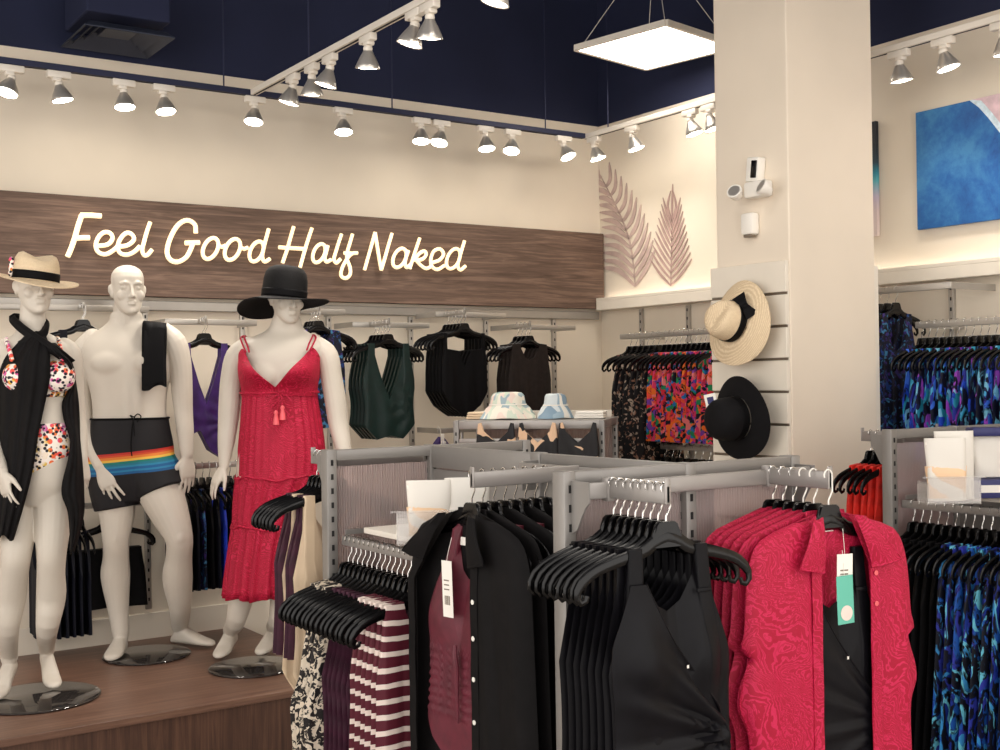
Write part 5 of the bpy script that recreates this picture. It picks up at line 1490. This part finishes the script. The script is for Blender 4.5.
# dress: lofted shell with gathers; its own tiers
dr = [(595,264.5,39,.155,.0),(560,267,38,.150,.0),(528,271,38,.145,.0),(524,271,38.2,.145,.0),(521,271.5,37,.142,.0),(500,275,40,.145,.0),(480,280,43.5,.148,.0),(476.5,280.5,44,.149,.0),(473,280.8,42.5,.145,.0),(450,281.5,42.5,.14,.0),(425,281,40,.13,.0),(405,280,37.5,.118,-.005),(394,279.5,36.5,.112,-.008)]
rows = []; NT_ = 120
for i, r in enumerate(dense(dr, 4)):
    base = rings_px(MB(), [r], D3, .05, 2.2, NT_)[0]; c = P(r[1], r[0], D3 + r[4])
    y = r[0]
    if y > 522: amp = lerp(.006, .013, min(1, (y - 522)/70)); fr = 22
    elif y > 474: amp = lerp(.005, .009, (y - 474)/50); fr = 20
    else: amp = lerp(.0035, .004, (y - 390)/84); fr = 30
    rr = []
    for k, p in enumerate(base):
        a = 2*PI*k/NT_; o = p - c; o.z = 0; o.normalize()
        f = math.sin(fr*a + .8*math.sin(3*a) + (0 if y < 474 else 1.3)) + .5*math.sin(fr*1.7*a + 2 + y*.01)
        q2 = p + o*amp*f
        if y > 590: q2 = q2 + V((0, 0, .006*math.sin(8*a)))
        rr.append(q2)
    rows.append(rr)
m = MB(); m.loft(rows, cap=False)
inner = [[p + (P(280, 450, D3) - p)*V((1, 1, 0)).length*0 for p in r] for r in rows]
m2 = MB(); m2.loft(rows, cap=False)
skirt = m.build('sundress', M['red_dress'], wom, O3, smooth=180)
md = skirt.modifiers.new('cloth_thickness', 'SOLIDIFY'); md.thickness = .004; md.offset = -1
# bodice with a V neck
rows = []; NB_ = 64
def bod(y):
    return tuple(sinterp([(t[0], t[c]) for t in [(345,280.5,40,.112,-.01),(358,280,39.5,.14,-.02),(368,279.5,39,.155,-.03),(378,279.5,38,.145,-.03),(388,279.5,36.5,.122,-.015),(396,279.5,36.5,.112,-.008)]], y) for c in (0, 1, 2, 3, 4))
m = MB()
for half in (0, 1):
    rows = []
    for k in range(41):
        u = k/40
        # angle from front centre to the back centre
        a = -PI/2 + (1 if half else -1)*PI*u
        if u < .5: ytop = sinterp([(0, 387), (.10, 374), (.22, 358.5), (.30, 349), (.36, 351), (.5, 361)], u)
        else: ytop = 361 + 3*math.sin((u - .5)*PI)
        col = []
        for j in range(25):
            y = lerp(ytop, 396, j/24); b = bod(y)
            c = P(b[1], y, D3 + b[4]); kk = D3/FPX
            ca, sa = math.cos(a), math.sin(a); pw = 2/2.2
            bump_ = .0
            cupx = abs(ca); 
            q_ = c + RH*(b[2]*kk + .004)*math.copysign(abs(ca)**pw, ca) + FH*(b[3] + .004)*math.copysign(abs(sa)**pw, sa)
            if sa < 0:
                cup = math.exp(-((cupx - .52)/.36)**2)*math.exp(-((y - 372)/9)**2)
                q_ -= FH*.030*cup
                q_ += FH*.02*math.exp(-(cupx/.16)**2)*(1 if y < 390 else max(0, (396 - y)/6))
            q_ += FH*.0018*math.sin(cupx*50 + y*.2)
            col.append(q_)
        rows.append(col)
    m.grid(rows, .005)
m.build('bodice', M['red_dress'], skirt, O3, smooth=80)
m = MB()
for s in (0, 1):
    for wgap in (-1, 1):
        if s == 0: pts = [P(247.5 + wgap*1.6, 352, D3 - .135), P(245 + wgap*2.2, 345, D3 - .092), P(242.5 + wgap*1.8, 338, D3 - .04), P(246, 336.5, D3 + .03), P(252, 346, D3 + .105), P(258, 362, D3 + .135)]
        else: pts = [P(308.5 + wgap*1.6, 350, D3 - .135), P(311.5 + wgap*2.2, 343, D3 - .092), P(314 + wgap*1.8, 337, D3 - .04), P(312, 335.5, D3 + .03), P(306, 346, D3 + .105), P(302, 362, D3 + .135)]
        m.tube(spline(pts, 5), .0042, 6)
m.build('strap', M['red_dress'], skirt, O3)
m = MB()
wr = rings_px(MB(), [(392.5, 279.5, 36.5, .112, -.008)], D3, .05, 2.2, 60, grow=.009)[0]
m.tube(wr, .006, 8, closed=True)
m.build('waist_cord', M['red_dress'], skirt, O3)
m = MB(); fz = D3 - .150
m.tube(spline([P(280, 393, fz), P(273, 398, fz - .006), P(268.5, 405, fz - .004), P(272, 407, fz - .008), P(278, 400, fz - .012), P(281, 394, fz - .012)], 5), .0034, 6)
m.tube(spline([P(281, 393, fz), P(288, 397, fz - .006), P(292, 403, fz - .004), P(288, 405, fz - .008), P(283, 399, fz - .012), P(280, 394, fz - .012)], 5), .0034, 6)
m.tube(spline([P(280, 394, fz - .008), P(278.5, 403, fz - .012), P(276.5, 413, fz - .010)], 5), .003, 6)
m.tube(spline([P(281, 394, fz - .008), P(282, 401, fz - .012), P(282.5, 408, fz - .010)], 5), .003, 6)
m.build('bow', M['red_dress'], skirt, O3)
for x, y in ((276, 413), (282.5, 408)):
    c = P(x, y, fz - .012)
    m = MB().lathe([(.003, .012), (.009, .006), (.010, .0), (.007, -.006), (.012, -.03), (.014, -.052), (.001, -.054)], 14, M=T(*c))
    m.build('tassel', M['trim_pink'], skirt, O3)
m = MB()
for y, cx, hw, hd in ((476, 280.5, 44, .150), (524.5, 271, 38.4, .147)):
    rg = rings_px(MB(), [(y, cx, hw, hd, 0)], D3, .05, 2.2, 120, grow=.003)[0]
    m.tube([p + V((0, 0, .008*math.sin(5*2*PI*k/120) + .003*math.sin(13*2*PI*k/120))) for k, p in enumerate(rg)], .0055, 6, closed=True)
m.build('tier_ruffle', M['red_dress'], skirt, O3)

# ---- mannequin in the black wrap
D1 = 4.90
g1 = on_z(38, 699, PLAT_Z)
wm = thing('mannequin', 'white mannequin in a spotted bikini and sheer black wrap', 'mannequin', (g1.x, g1.y, PLAT_Z)); O1 = wm.location.copy()
base_plate(wm, O1, g1.x, g1.y, .25)
m = MB()
torso1 = [(505,36,26,.07,.0),(485,36,37,.10,.0),(465,36,39.5,.112,.0),(448,36.5,38.5,.108,.0),(430,38,32,.092,-.01),(412,39,27.5,.082,-.015),(395,38.5,29,.088,-.015),(380,37,33,.098,-.01),(366,35.5,36.5,.10,-.005),(354,34.5,38.5,.092,.0),(345,33.5,36,.078,.005),(338,32.5,26,.062,.01),(332,32,16,.052,.01),(320,32.5,13,.05,.0)]
m.loft(rings_px(m, dense(torso1), D1, -.22))
limb(m, [P(32, 338, D1 + .01), P(33, 306, D1 - .005)], [.053, .05])
hc1 = P(34.5, 287, D1 - .01); f1 = (-FH*.80 + RH*.60).normalized()
head(m, hc1, f1, .225)
for x, dd in ((20, -.075), (58, -.085)): m.ellipsoid((0, 0, 0), (.062, .052, .06), M=frame(P(x, 376, D1 + dd), RH, FH, UP))
# arms
limb(m, [P(4, 348, D1 - .01), P(-6, 358, D1), P(-11, 385, D1 + .0), P(-12, 412, D1 - .01), P(-8, 438, D1 - .05), P(2, 470, D1 - .13)], [.04, .046, .042, .039, .035, .024])
hand(m, P(2.5, 472, D1 - .135), RH*.22 - UP*.9 - FH*.15, FH*.6 + RH*.5, -FH*.7 + RH*.6, .175, (.12, .2, .22), .16, .0072)
limb(m, [P(64, 347, D1 + .01), P(71, 356, D1 + .02), P(73.5, 384, D1 + .04), P(76, 412, D1 + .05), P(79, 436, D1 + .03), P(82, 458, D1 + .0)], [.04, .045, .041, .038, .034, .023])
hand(m, P(82.5, 460, D1 - .002), RH*.08 - UP*1 - FH*.08, -RH*.8 + FH*.4, -FH, .165, (.06, .12, .12), .08, .007)
gl, gr = ground(10, 690), ground(47, 680)
aL, aR = V((gl.x, gl.y, PLAT_Z + .16)), V((gr.x, gr.y, PLAT_Z + .155))
limb(m, [P(19, 480, D1), P(19, 510, D1 - .01), P(17.5, 540, D1 - .04), P(16, 558, D1 - .055), P(14, 575, D1 - .03), P(11, 598, D1 + .01), P(8, 630, D1 + .02), aL], [.086, .080, .066, .058, .056, .060, .044, .034], 20)
limb(m, [P(53, 478, D1), P(53, 510, D1), P(52, 538, D1 - .02), P(51.5, 556, D1 - .025), P(51, 574, D1 + .0), P(51, 598, D1 + .035), P(47, 630, D1 + .05), aR], [.086, .078, .066, .058, .056, .059, .044, .033], 20)
foot(m, aL, -FH*1.0 + RH*.04, .225, lift=.075, w=.038); foot(m, aR, -FH*.86 + RH*.52, .225, lift=.075, w=.038)
put('body', remesh(m, .0042, 5), M['mannequin'], wm, O1)
# bikini
m = MB()
for x, dd in ((20, -.075), (58, -.085)): m.ellipsoid((0, 0, 0), (.069, .059, .067), M=frame(P(x, 376.5, D1 + dd - .003), RH, FH, UP), nu=24, nv=16)
rg = rings_px(MB(), dense([(397,38.5,30.5,.092,-.015),(384,37.5,33.5,.100,-.01)], 2), D1, -.22, grow=.004); m.loft(rg)
bt = put('bikini_top', remesh(m, .005, 2), M['bikini'], wm, O1)
m = MB()
for pts in ([P(12, 360, D1 - .125), P(9, 349, D1 - .085), P(6, 340, D1 - .02), P(8, 340, D1 + .05), P(12, 352, D1 + .09)], [P(62, 360, D1 - .135), P(60.5, 349, D1 - .095), P(58, 339, D1 - .02), P(56, 340, D1 + .05), P(54, 352, D1 + .09)]):
    m.tube(spline([V(p) for p in pts], 5), .0095, 8, flat=(FH, .45))
m.build('strap', M['bikini'], bt, O1)
m = MB()
rows = [(482,36,13,.075,.0),(475,36,24,.10,.0),(466,36,33,.114,.0),(456,36,38,.116,.0),(446,36.5,38.8,.113,.0),(432,38,33.5,.098,-.01),(423,38.8,30.5,.09,-.013)]
m.loft(rings_px(m, dense(rows), D1, -.22, grow=.006))
put('bikini_bottom', remesh(m, .005, 2), M['bikini'], wm, O1)
# sheer black wrap: front panel, side fall, crossing bands
def wrap_sheet(rows, nu, amp, kk, seed):
    R_ = []; n = len(rows)
    for i in range((n - 1)*4 + 1):
        t = i/4; r = [sinterp([(j, rows[j][c]) for j in range(n)], t) for c in range(5)]; row = []
        y, xl, xr, dl, dr_ = r
        for k in range(nu + 1):
            u = k/nu; x = lerp(xl, xr, u); dd = lerp(dl, dr_, u) - .035*math.sin(PI*u)
            row.append(P(x, y + 3*math.sin(u*9)*(t/(n - 1))**4, D1 + dd + amp*math.sin(kk*u + seed + .3*math.sin(t))*min(1, t)))
        R_.append(row)
    return R_
m = MB()
m.grid(wrap_sheet([(336, 25, 46, -.075, -.085), (346, 15, 49, -.075, -.13), (360, 4, 50, -.07, -.155), (380, -2, 49.5, -.06, -.15), (405, -3, 44.5, -.05, -.135), (435, -4, 38, -.05, -.145), (465, -4, 33.5, -.06, -.155), (500, -6, 25, -.08, -.15), (538, -8, 13.5, -.10, -.13)], 30, .006, 26, 0), .004)
wrp = m.build('wrap', M['sheer'], wm, O1, smooth=80)
m = MB()
m.grid(wrap_sheet([(343, 44, 55, -.12, -.10), (353, 52, 65, -.135, -.09), (364, 67, 72.5, -.11, -.05), (384, 71, 76, -.06, -.0), (402, 62.5, 78.5, -.06, .0), (420, 64, 79.5, -.07, .0), (440, 70, 80, -.09, -.02), (460, 68, 82, -.115, -.03), (480, 63, 83.5, -.12, -.04), (495, 62, 84, -.12, -.05), (512, 68, 84, -.11, -.05), (535, 70, 79, -.09, -.06), (549, 70, 74, -.08, -.06)], 16, .005, 16, 1), .004)
m.build('wrap_side', M['sheer'], wrp, O1, smooth=80)
m = MB()
def band(pts, w0, w1):
    C_ = spline([V(p) for p in pts], 6); n = len(C_); rows = []
    for i, c in enumerate(C_):
        t = (C_[min(i+1, n-1)] - C_[max(i-1, 0)]).normalized(); s = t.cross(FH).normalized(); w = lerp(w0, w1, i/(n-1))
        rows.append([c + s*w*(k/6 - .5)*2 - FH*.006*math.sin(k/6*PI) - FH*.003*math.sin(k*2.2) for k in range(7)])
    m.grid(rows, .005)
band([P(22, 318, D1 + .06), P(12.5, 318, D1 + .01), P(18, 325, D1 - .065), P(31, 335, D1 - .10), P(46, 345, D1 - .135), P(60, 354, D1 - .125), P(71, 363, D1 - .07)], .016, .020)
band([P(38, 318, D1 + .05), P(45.5, 324, D1 - .0), P(43, 332, D1 - .08), P(35, 339, D1 - .105), P(22, 348, D1 - .10)], .013, .03)
m.build('neck_band', M['sheer'], wrp, O1, smooth=80)

# ------------------------------------------------------------------ hats
def hat(name, lab, cat, M4, crown, brim, mats, n=56, parts=()):
    """lathe hat in its own frame; brim(r, a) gives the height of the brim; crown: profile above"""
    loc = M4.to_translation()
    o = thing(name, lab, cat, loc)
    Mo = T(*(-loc)) @ M4
    m = MB(); rings = []
    rb, rc = brim['r'], crown[0][0]
    for i in range(9):
        r = lerp(rb, rc, i/8)
        rings.append([V((r*math.cos(2*PI*k/n)*brim.get('sx', 1) if i < 8 else r*math.cos(2*PI*k/n), r*math.sin(2*PI*k/n), brim['f'](i/8, 2*PI*k/n))) for k in range(n)])
    low = [[p + V((0, 0, -.004)) for p in r] for r in rings]
    m.loft(list(reversed(low)) + rings, cap=False)
    m.build('brim', mats[0], o, None, smooth=60).matrix_basis = Mo
    m = MB(); rr = []
    for r, z in crown:
        rr.append([V((r*math.cos(2*PI*k/n), r*math.sin(2*PI*k/n)*.93, z - crown_dent(r/rc, z, 2*PI*k/n, crown[-1][1], name))) for k in range(n)])
    m.loft(rr, cap=True)
    m.build('crown', mats[0], o, None, smooth=60).matrix_basis = Mo
    m = MB(); rr = []
    for z in (.004, .012, .030, .038):
        r = interp(sorted([(zz, rr_) for rr_, zz in crown]), z) + .003
        rr.append([V((r*math.cos(2*PI*k/n), r*math.sin(2*PI*k/n)*.93, z)) for k in range(n)])
    m.loft(rr, cap=False)
    b = m.build('hat_band', mats[1], o, None, smooth=60); b.matrix_basis = Mo
    sd = b.modifiers.new('t', 'SOLIDIFY'); sd.thickness = .002
    return o, Mo
def crown_dent(rn, z, a, ztop, name):
    k = max(0, (z/ztop - .62)/.38)
    if name == 'fedora_hat': return .030*k*math.exp(-(math.sin(a)*rn/.5)**2)*(1 - .55*max(0, -math.cos(a))*rn) - .0 + .018*k*max(0, math.cos(a))*rn
    return 0
CR_F = [(.088, .0), (.0885, .03), (.086, .06), (.080, .09), (.070, .112), (.055, .122), (.03, .126), (.002, .127)]
CR_B = [(.092, .0), (.093, .04), (.091, .07), (.085, .095), (.072, .112), (.05, .121), (.025, .124), (.002, .125)]
# straw fedora on the wrapped mannequin
hx = f1.cross(UP).normalized()
zz = (UP + hx*-.10 + f1*.06).normalized(); yy = zz.cross(f1).normalized(); xx = yy.cross(zz)
hp = P(34, 281.5, D1 + .005) + f1*.012
o, Mo = hat('fedora_hat', 'straw fedora with a black band on the wrapped mannequin head', 'hat', frame(hp, xx, yy, zz), [(r*1.13, z) for r, z in CR_F], dict(r=.172, f=lambda t, a: (1 - t)**1.6*(.018*math.sin(a)**2 - .022*math.cos(a)) - .002*(1-t)), [M['straw'], M['black']])
mm = MB()
for k, cc in enumerate(('trim_pink', 'bikini', 'purple')): pass
c = P(11.5, 266, D1 - .06) - hp
MB().tube([c + V((0, 0, .03)), c + V((0, 0, .0)), c + V((0, 0, -.035))], [.006, .012, .01], 10).ellipsoid(c + V((0, 0, -.03)), (.014, .014, .016)).ellipsoid(c + V((0, 0, .02)), (.011, .011, .018)).build('pompom_trim', M['bikini'], o)
# black floppy hat on the dress mannequin
zz = (UP + RH*.10 + FH*.03).normalized(); xx = (RH*.9 - FH*.4); xx = (xx - zz*xx.dot(zz)).normalized(); yy = zz.cross(xx)
hp3 = P(284, 298.5, D3 - .02)
def brim3(t, a):
    k = (1 - t)
    return k**1.3*(-.012 - .075*max(0, -math.cos(a))**1.5 + .012*math.cos(a) + .012*math.sin(2*a + .6))
hat('floppy_hat', 'black wide brim hat on the mannequin in the crimson dress', 'hat', frame(hp3, xx, yy, zz), [(r*1.12, z*1.22) for r, z in CR_B], dict(r=.205, f=brim3), [M['black_straw'], M['black']])
# the two hats hung on the slatwall
def hung(px, py, off, tilt_up, tilt_side):
    c = on_x(px, py, SLX - off)
    zz = (V((-1, 0, 0)) + UP*tilt_up + V((0, 1, 0))*tilt_side).normalized()
    xx = (UP - zz*UP.dot(zz)).normalized(); yy = zz.cross(xx)
    return frame(c, xx, yy, zz)
Ms = hung(734, 322, .09, .16, .06)
def brims(t, a): return (1 - t)**1.5*(-.028 + .014*math.cos(2*a))
o, Mo = hat('fedora_hat', 'natural straw hat with a black bow hung high on the pillar panel', 'hat', Ms @ RZ(math.radians(-35)), [(r*1.0, z*1.0) for r, z in CR_F], dict(r=.186, f=brims), [M['straw'], M['black']])
bo = MB()
F_ = Ms.copy(); 
for s in (-1, 1):
    bo.grid([[V((lerp(0, s*.055, i/5), yw*lerp(.012, .030, i/5), .005*math.sin(i) + .003*j)) for j, yw in enumerate((-1, -.3, .3, 1))] for i in range(6)], .004, M=T(*(-Ms.to_translation())) @ Ms @ T(.062, -.083, .02) @ RX(math.radians(35)) @ RZ(math.radians(40)))
bo.ellipsoid((0, 0, .004), (.014, .014, .01), M=T(*(-Ms.to_translation())) @ Ms @ T(.062, -.083, .02) @ RX(math.radians(35)))
bo.build('bow', M['black'], o)
pg = on_x(738, 312, SLX); 
def peg(p, lab):
    o = thing('slatwall_peg', lab, 'peg', p)
    MB().tube([(0.0, 0, 0), (-.06, 0, 0), (-.085, 0, .012)], .0035, 8).box((-.003, -.012, -.02), (0, .012, .02), .001).build('hook', M['chrome'], o)
peg(V((SLX, pg.y, pg.z)), 'metal peg holding the natural straw hat on the pillar panel')
Mb = hung(737, 418, .09, -.05, .10)
def brimb(t, a): return (1 - t)**1.4*(-.016 + .012*math.cos(2*a + 1))
o, Mo = hat('floppy_hat', 'black felt hat with a price tag hung low on the pillar panel', 'hat', Mb, [(r, z*1.12) for r, z in CR_B], dict(r=.180, f=brimb), [M['black_felt'], M['black']])
c = on_x(711, 402, SLX - .20); 
tg = thing('price_tag', 'white and blue price tag on the black felt hat', 'price tag', c, math.radians(-55))
MB().box((-.025, -.001, -.035), (.025, .001, .035), .0008, M=RY(-.2)).build('card', M['white'], tg, smooth=0)
MB().box((-.014, -.0018, -.008), (.014, -.0009, .022), .0004, M=RY(-.2)).build('print', M['navy_box'], tg, smooth=0)
pg = on_x(742, 408, SLX); peg(V((SLX, pg.y, pg.z)), 'metal peg holding the black felt hat on the pillar panel')
# ------------------------------------------------------------------ light
for i, (p, d, par, A_) in enumerate(LAMPS):
    ld = bpy.data.lights.new('spot_beam', 'SPOT'); ld.energy = 17 if p.x < 4.0 else 9; ld.color = (1.0, .93, .84); ld.spot_size = math.radians(95); ld.spot_blend = .9; ld.shadow_soft_size = .05
    lo = bpy.data.objects.new('spot_beam', ld); COL.objects.link(lo); lo.parent = par
    lo.location = p - A_; lo.rotation_euler = d.to_track_quat('-Z', 'Y').to_euler()
w = bpy.data.worlds.new('shop_ambient'); sc.world = w; w.use_nodes = True
w.node_tree.nodes['Background'].inputs[0].default_value = (1.0, .955, .905, 1); w.node_tree.nodes['Background'].inputs[1].default_value = 2.3
sc.view_settings.exposure = 0.12
